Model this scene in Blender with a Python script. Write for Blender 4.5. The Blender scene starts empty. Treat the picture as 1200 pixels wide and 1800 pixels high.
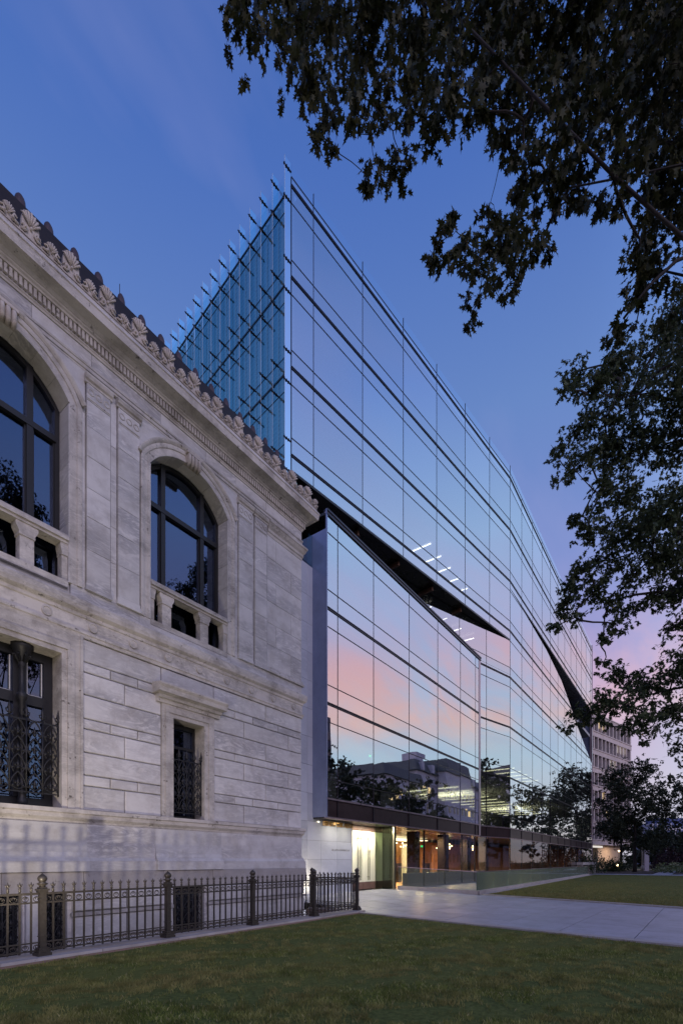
import bpy, math, random
import numpy as np
from math import sin, cos, pi, radians, sqrt, atan, atan2
from mathutils import Vector, Matrix
random.seed(7); rng = np.random.default_rng(7)
S = bpy.context.scene
COL = S.collection

# ---------------------------------------------------------------- camera
ANG = atan(614 / 850)              # the facades run along +X; the camera looks ANG to their left
SA, CA = sin(ANG), cos(ANG)
EYE = 1.6
cam = bpy.data.objects.new('camera', bpy.data.cameras.new('camera'))
COL.objects.link(cam); S.camera = cam
cam.location = (0, 0, EYE)
cam.rotation_euler = (pi / 2, 0, ANG - pi / 2)
cam.data.sensor_fit = 'VERTICAL'; cam.data.sensor_height = 36; cam.data.sensor_width = 24
cam.data.lens = 17.0
cam.data.shift_y = 615 / 1800
cam.data.clip_start = 0.05; cam.data.clip_end = 3000

# ---------------------------------------------------------------- sky
W = bpy.data.worlds.new('World'); S.world = W; W.use_nodes = True
nt = W.node_tree; nt.nodes.clear()
def N(t, **k):
    n = nt.nodes.new(t)
    for a, b in k.items(): setattr(n, a, b)
    return n
def ramp(stops, interp='LINEAR'):
    r = N('ShaderNodeValToRGB'); cr = r.color_ramp; cr.interpolation = interp
    while len(cr.elements) > 1: cr.elements.remove(cr.elements[-1])
    cr.elements[0].position = stops[0][0]; cr.elements[0].color = (*stops[0][1], 1)
    for p, c in stops[1:]:
        e = cr.elements.new(p); e.color = (*c, 1)
    return r
def s2l(r, g, b):
    f = lambda v: ((v / 255 + .055) / 1.055) ** 2.4 if v > 10 else v / 255 / 12.92
    return (f(r), f(g), f(b))
def mul(c, k): return tuple(v * k for v in c)
L = nt.links.new
tc = N('ShaderNodeTexCoord'); sep = N('ShaderNodeSeparateXYZ'); L(tc.outputs['Generated'], sep.inputs[0])
SUN_AZ = radians(-42); SUN_EL = radians(3)
away = ramp([(0.0, s2l(200, 200, 220)), (0.10, s2l(206, 196, 216)), (0.20, s2l(200, 178, 208)), (0.32, s2l(170, 160, 208)),
             (0.50, s2l(126, 145, 206)), (0.67, s2l(104, 136, 198)), (0.82, s2l(76, 112, 188)), (0.90, s2l(68, 102, 176)), (1.0, s2l(60, 92, 165))])
sunset = ramp([(0.0, mul(s2l(226, 204, 194), 1.0)), (0.10, (.66, .76, .84)), (0.20, (.56, .80, .98)), (0.30, (.55, .72, .98)),
               (0.42, (.52, .62, .96)), (0.55, (.42, .64, 1.02)), (0.70, (.20, .36, .86)), (0.85, s2l(80, 118, 196)), (1.0, s2l(60, 92, 165))])
L(sep.outputs['Z'], away.inputs[0]); L(sep.outputs['Z'], sunset.inputs[0])
def M(op, a, b=None, c=None, clamp=False):
    n = N('ShaderNodeMath', operation=op); n.use_clamp = clamp
    for i, v in enumerate((a, b, c)):
        if v is None: continue
        if isinstance(v, (int, float)): n.inputs[i].default_value = v
        else: L(v, n.inputs[i])
    return n.outputs[0]
def MIX(f, a, b, mode='MIX'):
    n = N('ShaderNodeMix', data_type='RGBA', blend_type=mode)
    for i, v in ((0, f), (6, a), (7, b)):
        if isinstance(v, (int, float)): n.inputs[i].default_value = v
        elif isinstance(v, tuple): n.inputs[i].default_value = (*v, 1)
        else: L(v, n.inputs[i])
    return n.outputs[2]
hx = M('MULTIPLY', sep.outputs['X'], cos(SUN_AZ)); hy = M('MULTIPLY', sep.outputs['Y'], sin(SUN_AZ))
hd = M('ADD', hx, hy)
hl = M('SQRT', M('ADD', M('ADD', M('MULTIPLY', sep.outputs['X'], sep.outputs['X']), M('MULTIPLY', sep.outputs['Y'], sep.outputs['Y'])), .0005))
az = M('DIVIDE', hd, hl)
mr = N('ShaderNodeMapRange', interpolation_type='SMOOTHSTEP'); L(az, mr.inputs[0])
mr.inputs[1].default_value = .60; mr.inputs[2].default_value = .96
base = MIX(mr.outputs[0], away.outputs[0], sunset.outputs[0])
# soft cirrus, pink where it faces the afterglow
den = M('ADD', sep.outputs['Z'], .22)
cx = M('DIVIDE', sep.outputs['X'], den); cy = M('DIVIDE', sep.outputs['Y'], den)
cmb = N('ShaderNodeCombineXYZ'); L(cx, cmb.inputs[0]); L(cy, cmb.inputs[1])
mp = N('ShaderNodeMapping'); L(cmb.outputs[0], mp.inputs[0]); mp.inputs['Rotation'].default_value = (0, 0, .9); mp.inputs['Scale'].default_value = (.55, 1.5, 1)
mp.inputs['Location'].default_value = (.4, .25, 0)
no = N('ShaderNodeTexNoise'); L(mp.outputs[0], no.inputs['Vector']); no.inputs['Scale'].default_value = 1.7; no.inputs['Detail'].default_value = 8; no.inputs['Roughness'].default_value = .58; no.inputs['Distortion'].default_value = .5
cm = N('ShaderNodeMapRange', interpolation_type='SMOOTHSTEP'); L(no.outputs[0], cm.inputs[0]); cm.inputs[1].default_value = .36; cm.inputs[2].default_value = .64
band = ramp([(0.0, (0, 0, 0)), (.20, (.1, .1, .1)), (.28, (.85, .85, .85)), (.36, (1, 1, 1)), (.46, (.35, .35, .35)), (.62, (.03, .03, .03)), (1, (0, 0, 0))], 'EASE')
L(sep.outputs['Z'], band.inputs[0])
pink = ramp([(.0, (1.0, .56, .36)), (.22, (1.20, .70, .48)), (.30, (1.18, .58, .44)), (.40, (.92, .54, .62)), (.55, (.62, .52, .86)), (1, (.5, .5, .9))])
L(sep.outputs['Z'], pink.inputs[0])
azc = N('ShaderNodeMapRange'); L(az, azc.inputs[0]); azc.inputs[1].default_value = .35; azc.inputs[2].default_value = .95
cf = M('MULTIPLY', M('MULTIPLY', cm.outputs[0], band.outputs[0]), M('ADD', M('MULTIPLY', azc.outputs[0], .80), .02), clamp=True)
sky1 = MIX(cf, base, pink.outputs[0])
# faint high streaks everywhere
no2 = N('ShaderNodeTexNoise'); L(mp.outputs[0], no2.inputs['Vector']); no2.inputs['Scale'].default_value = 2.4; no2.inputs['Detail'].default_value = 5
st = N('ShaderNodeMapRange'); L(no2.outputs[0], st.inputs[0]); st.inputs[1].default_value = .5; st.inputs[2].default_value = .8; st.inputs[4].default_value = .38
sky2 = MIX(st.outputs[0], sky1, (.42, .42, .72))
nsh = N('ShaderNodeTexSky', sky_type='NISHITA'); nsh.sun_disc = False; nsh.sun_elevation = SUN_EL; nsh.sun_rotation = pi / 2 - SUN_AZ
nsh.air_density = 1.0; nsh.dust_density = .6; nsh.ozone_density = 4
b1 = N('ShaderNodeBackground'); L(sky2, b1.inputs[0]); b1.inputs[1].default_value = .97
b2 = N('ShaderNodeBackground'); L(nsh.outputs[0], b2.inputs[0]); b2.inputs[1].default_value = .012
ad = N('ShaderNodeAddShader'); L(b1.outputs[0], ad.inputs[0]); L(b2.outputs[0], ad.inputs[1])
wo = N('ShaderNodeOutputWorld'); L(ad.outputs[0], wo.inputs[0])

# ---------------------------------------------------------------- last glow of the sun (broad) and exposure
sd = bpy.data.lights.new('sun', 'SUN'); sd.energy = .95; sd.angle = radians(36); sd.color = (.96, .82, .98)
sun = bpy.data.objects.new('sun', sd); COL.objects.link(sun)
SD = Vector((cos(radians(-112)) * cos(radians(24)), sin(radians(-112)) * cos(radians(24)), sin(radians(24))))
sun.rotation_euler = SD.to_track_quat('Z', 'Y').to_euler(); sun.location = (0, -20, 30)
S.view_settings.view_transform = 'Standard'; S.view_settings.look = 'None'
S.view_settings.exposure = 0; S.view_settings.gamma = 1; S.view_settings.use_curve_mapping = False
S.render.engine = 'CYCLES'
S.cycles.max_bounces = 8; S.cycles.transparent_max_bounces = 24; S.cycles.glossy_bounces = 4; S.cycles.diffuse_bounces = 3
S.cycles.caustics_reflective = False; S.cycles.caustics_refractive = False
S.cycles.sample_clamp_indirect = 4

# ---------------------------------------------------------------- materials
def newmat(name):
    m = bpy.data.materials.new(name); m.use_nodes = True
    m.node_tree.nodes.clear(); return m, m.node_tree
class NB:
    def __init__(s, name): s.m, s.t = newmat(name)
    def n(s, ty, ins=None, **k):
        x = s.t.nodes.new(ty)
        for a, b in k.items(): setattr(x, a, b)
        for a, b in (ins or {}).items():
            if isinstance(b, bpy.types.NodeSocket): s.t.links.new(b, x.inputs[a])
            else: x.inputs[a].default_value = b
        return x
    def out(s, sh): s.n('ShaderNodeOutputMaterial', {0: sh}); return s.m
    def ramp(s, f, stops):
        r = s.n('ShaderNodeValToRGB', {0: f}); cr = r.color_ramp
        cr.elements[0].position = stops[0][0]; cr.elements[0].color = (*stops[0][1], 1)
        cr.elements[1].position = stops[-1][0]; cr.elements[1].color = (*stops[-1][1], 1)
        for p, c in stops[1:-1]:
            e = cr.elements.new(p); e.color = (*c, 1)
        return r.outputs[0]
    def mix(s, f, a, b, mode='MIX'):
        x = s.n('ShaderNodeMix', data_type='RGBA', blend_type=mode)
        for i, v in ((0, f), (6, a), (7, b)):
            if isinstance(v, bpy.types.NodeSocket): s.t.links.new(v, x.inputs[i])
            elif isinstance(v, tuple): x.inputs[i].default_value = (*v, 1)
            else: x.inputs[i].default_value = v
        return x.outputs[2]
def simple(name, col, rough=.6, metal=0, var=.12, scale=8, bump=.0, spec=.5):
    b = NB(name); tcn = b.n('ShaderNodeTexCoord')
    no = b.n('ShaderNodeTexNoise', {'Vector': tcn.outputs['Object'], 'Scale': scale, 'Detail': 5})
    oi = b.n('ShaderNodeObjectInfo')
    c0 = tuple(v * (1 - var) for v in col); c1 = tuple(min(1, v * (1 + var)) for v in col)
    c = b.ramp(no.outputs[0], [(.3, c0), (.7, c1)])
    r = b.n('ShaderNodeMapRange', {0: no.outputs[0], 3: max(0, rough - .08), 4: min(1, rough + .08)})
    ins = {'Base Color': c, 'Roughness': r.outputs[0], 'Metallic': metal, 'Specular IOR Level': spec}
    if bump:
        ins['Normal'] = b.n('ShaderNodeBump', {'Height': no.outputs[0], 'Strength': bump, 'Distance': .02}).outputs[0]
    p = b.n('ShaderNodeBsdfPrincipled', ins)
    return b.out(p.outputs[0])
def stone(name, col, vein, stain=(.16, .13, .09), stain_amt=.0, vs=1.0, rough=.62, bump=.25, spots=.0):
    b = NB(name); tcn = b.n('ShaderNodeTexCoord'); oi = b.n('ShaderNodeObjectInfo')
    add = b.n('ShaderNodeVectorMath', {0: tcn.outputs['Object']}, operation='ADD')
    sc = b.n('ShaderNodeVectorMath', {0: (37.0, 11.0, 23.0)}, operation='SCALE'); b.t.links.new(oi.outputs['Random'], sc.inputs['Scale'])
    b.t.links.new(sc.outputs[0], add.inputs[1])
    mpn = b.n('ShaderNodeMapping', {0: add.outputs[0], 'Rotation': (0, .35, 0), 'Scale': (.7 * vs, 1 * vs, 2.6 * vs)})
    n1 = b.n('ShaderNodeTexNoise', {'Vector': mpn.outputs[0], 'Scale': 1.7, 'Detail': 9, 'Roughness': .66, 'Distortion': 2.2})
    n2 = b.n('ShaderNodeTexNoise', {'Vector': mpn.outputs[0], 'Scale': .6, 'Detail': 3})
    ve = b.ramp(n1.outputs[0], [(.36, (0, 0, 0)), (.46, (1, 1, 1)), (.50, (.9, .9, .9)), (.61, (0, 0, 0))])
    am = b.ramp(n2.outputs[0], [(.38, (0, 0, 0)), (.68, (1, 1, 1))])
    f = b.n('ShaderNodeMath', {0: ve, 1: am}, operation='MULTIPLY')
    rv = b.n('ShaderNodeMapRange', {0: oi.outputs['Random'], 3: .88, 4: 1.07})
    c = b.mix(f.outputs[0], col, vein)
    tone = b.n('ShaderNodeTexNoise', {'Vector': tcn.outputs['Object'], 'Scale': .8, 'Detail': 4})
    c = b.mix(.5, c, b.ramp(tone.outputs[0], [(.3, tuple(v * .82 for v in col)), (.7, tuple(min(1, v * 1.08) for v in col))]))
    cs = b.n('ShaderNodeVectorMath', {0: c}, operation='SCALE'); b.t.links.new(rv.outputs[0], cs.inputs['Scale']); c = cs.outputs[0]
    ns = b.n('ShaderNodeTexNoise', {'Vector': tcn.outputs['Object'], 'Scale': 7.0, 'Detail': 9, 'Roughness': .7})
    if stain_amt:
        geo = b.n('ShaderNodeNewGeometry'); 
        n3 = b.n('ShaderNodeTexNoise', {'Vector': tcn.outputs['Object'], 'Scale': 1.7, 'Detail': 7, 'Roughness': .7})
        sm = b.ramp(n3.outputs[0], [(.46, (0, 0, 0)), (.66, (1, 1, 1))])
        c = b.mix(b.n('ShaderNodeMath', {0: sm, 1: stain_amt}, operation='MULTIPLY').outputs[0], c, stain)
    if spots:
        sp = b.ramp(ns.outputs[0], [(.60, (0, 0, 0)), (.68, (1, 1, 1))])
        c = b.mix(b.n('ShaderNodeMath', {0: sp, 1: spots}, operation='MULTIPLY').outputs[0], c, (.06, .05, .04))
    bp = b.n('ShaderNodeBump', {'Height': ns.outputs[0], 'Strength': bump, 'Distance': .015})
    p = b.n('ShaderNodeBsdfPrincipled', {'Base Color': c, 'Roughness': rough, 'Normal': bp.outputs[0], 'Specular IOR Level': .3, 'Coat Weight': 1.0 if rough < .2 else 0.0, 'Coat Roughness': .04, 'Coat IOR': 1.8})
    return b.out(p.outputs[0])
MARBLE = stone('marble', (.66, .64, .62), (.13, .13, .16), stain=(.22, .18, .14), stain_amt=.34)
MARBLE_T = stone('marble_weathered_trim', (.62, .58, .53), (.20, .19, .18), stain=(.12, .10, .08), stain_amt=.50, spots=.9, bump=.6, vs=1.8)
MARBLE_C = stone('marble_carved', (.60, .54, .48), (.34, .31, .28), stain_amt=.45, spots=.35, bump=.5, vs=3)
GRANITE = stone('granite_course', (.36, .34, .33), (.24, .23, .23), stain_amt=.3, spots=.4, bump=.5, vs=4)
PLINTHM = stone('marble_plinth', (.54, .53, .52), (.30, .29, .29), stain_amt=.35, spots=.15)
CLAD = stone('marble_cladding', (.52, .55, .62), (.36, .39, .46), rough=.12, bump=.0, vs=.5)  # bluish base: sky reflection partly put into the stone colour
CURB = stone('granite_kerb', (.42, .39, .38), (.3, .28, .28), stain_amt=.35, spots=.3, bump=.5, vs=4)
BRICKK = stone('brownstone_kerb_face', (.26, .18, .16), (.18, .13, .12), stain_amt=.3, bump=.5, vs=4)
PAVE = stone('paving_slab', (.36, .37, .44), (.27, .28, .34), rough=.45, bump=.2, vs=1.6, stain=(.17, .17, .19), stain_amt=.5)
PAVEJ = simple('paving_joint', (.12, .12, .12), .9)
CONC = stone('concrete', (.62, .53, .50), (.5, .43, .40), rough=.8, vs=.3, stain_amt=.2)
IRON = simple('painted_iron', (.050, .043, .036), .42, .3, .2, 20, .3)
IRON_B = simple('black_iron', (.016, .016, .018), .5, .2, .2, 20, .2)
WFRAME = simple('black_window_frame', (.008, .008, .010), .5, 0, .2, 10)
BRONZE = simple('dark_mullion', (.030, .026, .034), .35, .5, .15, 10)
SPAND = simple('spandrel_metal', (.060, .040, .042), .32, .6, .15, 3)
RAILM = simple('polished_edge_metal', (.42, .34, .38), .3, .8, .1, 5)
SOFF = simple('dark_soffit_metal', (.040, .036, .034), .28, .6, .3, 1.2)
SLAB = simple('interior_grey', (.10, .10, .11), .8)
CEIL = simple('ceiling_tile', (.42, .42, .42), .8)
BLUEM = simple('blue_metal_panel', (.22, .26, .40), .22, .3, .1, 2)
ROOFM = simple('dark_metal_roof', (.020, .014, .016), .5, .5, .2, 3)
ROOFT = simple('roof_tile_end', (.055, .038, .05), .6, .2, .2, 5)
COPPER = simple('verdigris_copper', (.16, .33, .28), .7, .2, .3, 12, .4)
GOLD = simple('brass_lettering', (.42, .25, .10), .3, .9, .1, 10)
GREYT = simple('grey_lettering', (.2, .2, .2), .5)
STEEL = simple('brushed_steel', (.30, .29, .22), .35, .9, .1, 20)
DARKP = simple('dark_plinth_stone', (.17, .10, .085), .5, 0, .2, 6)
AMBER = simple('amber_wood_panel', (.50, .27, .13), .45, 0, .25, 2)
WALLIN = simple('interior_pale_wall', (.55, .55, .45), .7)
ASPH = simple('asphalt', (.05, .05, .055), .85, 0, .2, 4, .3)
BARK = simple('bark', (.022, .017, .015), .9, 0, .35, 9, .8)
SIGNW = simple('pale_sign_panel', (.52, .48, .56), .6)
DGLASS = simple('dark_window_glass', (.012, .014, .02), .06, 0, .1, 3, 0, .9)
SOIL = simple('mulch', (.05, .035, .028), .95, 0, .3, 12, .6)
SLATE = simple('slate_roof', (.07, .085, .09), .6, 0, .2, 1)
DULLS = simple('dull_limestone', (.58, .56, .62), .8, 0, .1, 1)
BLUEB = simple('far_blue_curtain_wall', (.09, .13, .30), .3, .2, .2, 1)
def emit(name, col, k):
    b = NB(name); return b.out(b.n('ShaderNodeEmission', {0: (*col, 1), 1: k}).outputs[0])
LAMP_W = emit('lit_tube_white', (1, .96, .88), 5); LAMP_Y = emit('lit_tube_yellow', (1, .95, .58), 2.4)
LAMP_A = emit('lit_bulb_warm', (1, .72, .38), 14); LAMP_G = emit('lit_exit_sign', (.03, .9, .22), 2.2)
LAMP_WIN = emit('lit_window', (1, .74, .36), 1.1); LAMP_WW = emit('lit_window_white', (1, .92, .85), .8); LAMP_R = emit('tail_lamp', (1, .05, .03), 3)
LAMP_LOBBY = emit('lit_ceiling_panel', (1, .86, .50), 3.0)
def glass(name, tint, refl, r0=.62, clear=(.75, .8, .85), wav=.0, tilt=.0):
    b = NB(name)
    lw = b.n('ShaderNodeLayerWeight', {0: .22}); nrm = {}
    f = b.n('ShaderNodeMapRange', {0: lw.outputs['Fresnel'], 1: 0, 2: 1, 3: r0, 4: 1.0}); col = (*refl, 1)
    if tilt:
        g_ = b.n('ShaderNodeNewGeometry'); oi = b.n('ShaderNodeObjectInfo')
        sm = b.n('ShaderNodeMath', {0: oi.outputs['Random'], 1: g_.outputs['Random Per Island']}, operation='ADD')
        wn = b.n('ShaderNodeTexWhiteNoise', {'W': sm.outputs[0]}, noise_dimensions='1D')
        tcn = b.n('ShaderNodeTexCoord'); nz = b.n('ShaderNodeTexNoise', {'Vector': tcn.outputs['Object'], 'Scale': .45, 'Detail': 2})
        o1 = b.n('ShaderNodeVectorMath', {0: wn.outputs['Color'], 1: (.5, .5, .5)}, operation='SUBTRACT')
        o2 = b.n('ShaderNodeVectorMath', {0: o1.outputs[0]}, operation='SCALE'); o2.inputs['Scale'].default_value = tilt
        o3 = b.n('ShaderNodeVectorMath', {0: nz.outputs['Color'], 1: (.5, .5, .5)}, operation='SUBTRACT')
        o4 = b.n('ShaderNodeVectorMath', {0: o3.outputs[0]}, operation='SCALE'); o4.inputs['Scale'].default_value = tilt * 1.3
        a1 = b.n('ShaderNodeVectorMath', {0: g_.outputs['Normal'], 1: o2.outputs[0]}, operation='ADD')
        a2 = b.n('ShaderNodeVectorMath', {0: a1.outputs[0], 1: o4.outputs[0]}, operation='ADD')
        a3 = b.n('ShaderNodeVectorMath', {0: a2.outputs[0]}, operation='NORMALIZE'); nrm = {'Normal': a3.outputs[0]}
        col = b.mix(wn.outputs['Value'], tuple(v * .93 for v in refl), refl)
    g = b.n('ShaderNodeBsdfGlossy', {0: col, 'Roughness': .0, **nrm})
    t = b.n('ShaderNodeBsdfTransparent', {0: (*tint, 1)})
    return b.out(b.n('ShaderNodeMixShader', {0: f.outputs[0], 1: t.outputs[0], 2: g.outputs[0]}).outputs[0])
def clear(name, tint):
    b = NB(name); return b.out(b.n('ShaderNodeBsdfTransparent', {0: (*tint, 1)}).outputs[0])
GL = glass('curtain_glass', (.80, .84, .84), (.97, .98, 1.0), .68, tilt=.007)
GLC = clear('glass_inner_face', (.97, .985, .98))
GLB = glass('blue_fin_glass', (.84, .96, 1.0), (.82, 1.0, 1.0), .40, tilt=.01)
GLP = glass('pale_parapet_glass', (.93, .97, 1.0), (.85, .95, 1.0), .12)
b_ = NB('railing_glass'); _g = b_.n('ShaderNodeBsdfGlossy', {0: (.85, .95, .92, 1), 'Roughness': .02}); _t = b_.n('ShaderNodeBsdfTransparent', {0: (.88, .95, .90, 1)}); _d = b_.n('ShaderNodeBsdfDiffuse', {0: (.50, .53, .47, 1)})
_lw = b_.n('ShaderNodeLayerWeight', {0: .12}); _m = b_.n('ShaderNodeMixShader', {0: _lw.outputs['Fresnel'], 1: _t.outputs[0], 2: _g.outputs[0]})
GLR = b_.out(b_.n('ShaderNodeMixShader', {0: .09, 1: _m.outputs[0], 2: _d.outputs[0]}).outputs[0])  # pale diffuse share imitates the sky mirrored in the panels
GLF = glass('fin_glass', (.96, .99, 1.0), (.6, .9, 1.0), .06)
GLFC = glass('corner_fin_glass', (.85, .93, .95), (.85, .95, 1.0), .55)
GLO = glass('old_window_glass', (.35, .38, .45), (.50, .62, .95), .16, tilt=.02)
GLS = glass('shop_glass', (.95, .92, .88), (.8, .85, 1.0), .08, tilt=.004)

# ---------------------------------------------------------------- mesh helpers
class MB:
    def __init__(s): s.v = []; s.f = []; s.mi = []; s.sm = []
    def add(s, vs, fs, mi=0, smooth=False):
        o = len(s.v); s.v += [tuple(p) for p in vs]
        for f in fs: s.f.append(tuple(i + o for i in f)); s.mi.append(mi); s.sm.append(smooth)
        return s
    def box(s, x0, x1, y0, y1, z0, z1, mi=0):
        return s.add([(x0, y0, z0), (x1, y0, z0), (x1, y1, z0), (x0, y1, z0), (x0, y0, z1), (x1, y0, z1), (x1, y1, z1), (x0, y1, z1)],
                     [(0, 3, 2, 1), (4, 5, 6, 7), (0, 1, 5, 4), (1, 2, 6, 5), (2, 3, 7, 6), (3, 0, 4, 7)], mi)
    def opane(s, o, u, n, a0, a1, d0, d1, z0, z1):
        k = len(s.f); s.obox(o, u, n, a0, a1, d0, d1, z0, z1, 1); s.mi[k + 2] = 0; return s
    def obox(s, o, u, n, a0, a1, d0, d1, z0, z1, mi=0):
        """box in a rotated frame: o 2D origin, u along, n depth direction"""
        P = lambda a, d, z: (o[0] + u[0] * a + n[0] * d, o[1] + u[1] * a + n[1] * d, z)
        return s.add([P(a0, d0, z0), P(a1, d0, z0), P(a1, d1, z0), P(a0, d1, z0), P(a0, d0, z1), P(a1, d0, z1), P(a1, d1, z1), P(a0, d1, z1)],
                     [(0, 3, 2, 1), (4, 5, 6, 7), (0, 1, 5, 4), (1, 2, 6, 5), (2, 3, 7, 6), (3, 0, 4, 7)], mi)
    def block(s, x0, x1, z0, z1, y, d, ch=.014):
        """ashlar block with its face towards -Y, chamfered arrises"""
        vs = [(x0, y + d, z0), (x1, y + d, z0), (x1, y + d, z1), (x0, y + d, z1),
              (x0, y + ch, z0), (x1, y + ch, z0), (x1, y + ch, z1), (x0, y + ch, z1),
              (x0 + ch, y, z0 + ch), (x1 - ch, y, z0 + ch), (x1 - ch, y, z1 - ch), (x0 + ch, y, z1 - ch)]
        fs = [(8, 9, 10, 11), (4, 5, 9, 8), (5, 6, 10, 9), (6, 7, 11, 10), (7, 4, 8, 11), (0, 1, 5, 4), (1, 2, 6, 5), (2, 3, 7, 6), (3, 0, 4, 7)]
        return s.add(vs, fs)
    def prism(s, pts, y0, y1, mi=0):
        """outline in XZ extruded from y0 to y1"""
        n = len(pts)
        return s.add([(x, y0, z) for x, z in pts] + [(x, y1, z) for x, z in pts],
                     [tuple(range(n)), tuple(range(2 * n - 1, n - 1, -1))] + [(i, i + n, (i + 1) % n + n, (i + 1) % n) for i in range(n)], mi)
    def prismz(s, pts, z0, z1, mi=0):
        n = len(pts)
        return s.add([(x, y, z0) for x, y in pts] + [(x, y, z1) for x, y in pts],
                     [tuple(range(n - 1, -1, -1)), tuple(range(n, 2 * n))] + [(i, (i + 1) % n, (i + 1) % n + n, i + n) for i in range(n)], mi)
    def tube(s, pts, r, n=5, mi=0, cap=True, smooth=True):
        pts = [Vector(p) for p in pts]; rs = r if isinstance(r, (list, tuple)) else [r] * len(pts)
        vs = []
        t0 = (pts[1] - pts[0]).normalized(); up = Vector((0, 0, 1)) if abs(t0.z) < .9 else Vector((1, 0, 0))
        a = t0.cross(up).normalized()
        for i, p in enumerate(pts):
            t = (pts[min(i + 1, len(pts) - 1)] - pts[max(i - 1, 0)])
            t = t.normalized() if t.length > 1e-9 else t0
            a = (a - t * a.dot(t)); a = a.normalized() if a.length > 1e-6 else t.orthogonal().normalized()
            b = t.cross(a)
            for k in range(n):
                q = 2 * pi * k / n; vs.append(p + (a * cos(q) + b * sin(q)) * rs[i])
        fs = []
        for i in range(len(pts) - 1):
            for k in range(n): fs.append((i * n + k, i * n + (k + 1) % n, (i + 1) * n + (k + 1) % n, (i + 1) * n + k))
        if cap: fs += [tuple(range(n - 1, -1, -1)), tuple(range((len(pts) - 1) * n, len(pts) * n))]
        return s.add(vs, fs, mi, smooth)
    def lathe(s, cx, cy, prof, n=12, mi=0, rot=0, smooth=True):
        vs = []
        for r, z in prof:
            for k in range(n):
                q = 2 * pi * k / n + rot; vs.append((cx + r * cos(q), cy + r * sin(q), z))
        fs = []
        for i in range(len(prof) - 1):
            for k in range(n): fs.append((i * n + k, i * n + (k + 1) % n, (i + 1) * n + (k + 1) % n, (i + 1) * n + k))
        fs += [tuple(range(n - 1, -1, -1)), tuple(range((len(prof) - 1) * n, len(prof) * n))]
        return s.add(vs, fs, mi, smooth)
    def ball(s, c, r, n=8, m=6, mi=0):
        rx, ry, rz = r if isinstance(r, (list, tuple)) else (r, r, r)
        vs = [(c[0], c[1], c[2] - rz)]
        for i in range(1, m):
            th = pi * i / m
            for k in range(n): vs.append((c[0] + rx * sin(th) * cos(2 * pi * k / n), c[1] + ry * sin(th) * sin(2 * pi * k / n), c[2] - rz * cos(th)))
        vs.append((c[0], c[1], c[2] + rz)); fs = []
        for k in range(n): fs.append((0, 1 + (k + 1) % n, 1 + k)); fs.append((len(vs) - 1, 1 + (m - 2) * n + k, 1 + (m - 2) * n + (k + 1) % n))
        for i in range(m - 2):
            for k in range(n): fs.append((1 + i * n + k, 1 + i * n + (k + 1) % n, 1 + (i + 1) * n + (k + 1) % n, 1 + (i + 1) * n + k))
        return s.add(vs, fs, mi, True)
    def mould(s, prof, x0, x1, xr=None, yb=None, mi=0):
        """profile [(projection, z)] on the wall plane YW, from x0 to x1; if xr: mitred return round the corner"""
        n = len(prof); rings = [[(x0, YW - p, z) for p, z in prof]]
        if xr is None: rings.append([(x1, YW - p, z) for p, z in prof])
        else:
            rings.append([(xr + p, YW - p, z) for p, z in prof]); rings.append([(xr + p, yb, z) for p, z in prof])
        vs = [v for r in rings for v in r]; fs = []
        for i in range(len(rings) - 1):
            for k in range(n): fs.append((i * n + k, (i + 1) * n + k, (i + 1) * n + (k + 1) % n, i * n + (k + 1) % n))
        fs.append(tuple(range(n))); fs.append(tuple(range(len(vs) - 1, len(vs) - n - 1, -1)))
        return s.add(vs, fs, mi)
    def mesh(s, name, mats, off=(0, 0, 0)):
        me = bpy.data.meshes.new(name)
        vs = [(x - off[0], y - off[1], z - off[2]) for x, y, z in s.v] if any(off) else s.v
        me.from_pydata(vs, [], s.f)
        for m in (mats if isinstance(mats, (list, tuple)) else [mats]): me.materials.append(m)
        me.polygons.foreach_set('material_index', s.mi); me.polygons.foreach_set('use_smooth', s.sm)
        me.update(); return me
ORG = {}
def tag(o, label, cat, group=None):
    o['label'] = label; o['category'] = cat
    if group: o['group'] = group
    return o
def thing(name, loc, label, cat, group=None):
    o = bpy.data.objects.new(name, None); COL.objects.link(o); o.location = loc; o.empty_display_size = .2
    ORG[o.name] = tuple(loc); return tag(o, label, cat, group)
def part(name, mb, mats, parent, label=None, kind=None):
    """mb in world coordinates; becomes a child mesh of parent"""
    off = ORG[parent.name]
    o = bpy.data.objects.new(name, mb.mesh(name, mats, off)); COL.objects.link(o); o.parent = parent
    ORG[o.name] = off
    if label: o['label'] = label
    if kind: o['kind'] = kind
    return o
def inst(name, me, parent, loc, rotz=0, scale=None):
    jx = jy = 0
    if name in ('antefix', 'scroll_stone', 'roof_tile_end'): scale = (random.uniform(.93, 1.05), 1, random.uniform(.90, 1.05)); rotz += random.uniform(-.05, .05)
    if name == 'bar': jx, jy = random.uniform(-.007, .007), random.uniform(-.007, .007)
    o = bpy.data.objects.new(name, me); COL.objects.link(o); o.parent = parent
    po = ORG[parent.name]; o.location = (loc[0] - po[0], loc[1] - po[1], loc[2] - po[2]); o.rotation_euler = (jx, jy, rotz)
    if scale: o.scale = scale
    ORG[o.name] = tuple(loc)
    return o
def solo(name, mb, mats, label=None, cat=None, group=None, kind=None, loc=None):
    off = loc or (0, 0, 0)
    o = bpy.data.objects.new(name, mb.mesh(name, mats, off)); COL.objects.link(o); o.location = off
    ORG[o.name] = tuple(off)
    if label: tag(o, label, cat, group)
    if kind: o['kind'] = kind
    return o
def cam2w(fwd, rt): return (fwd * CA + rt * SA, fwd * SA - rt * CA)
def at(x, y, fwd):
    X, Y = cam2w(fwd, (x - 600) / 850 * fwd); return Vector((X, Y, EYE + (1515 - y) / 850 * fwd))

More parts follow.
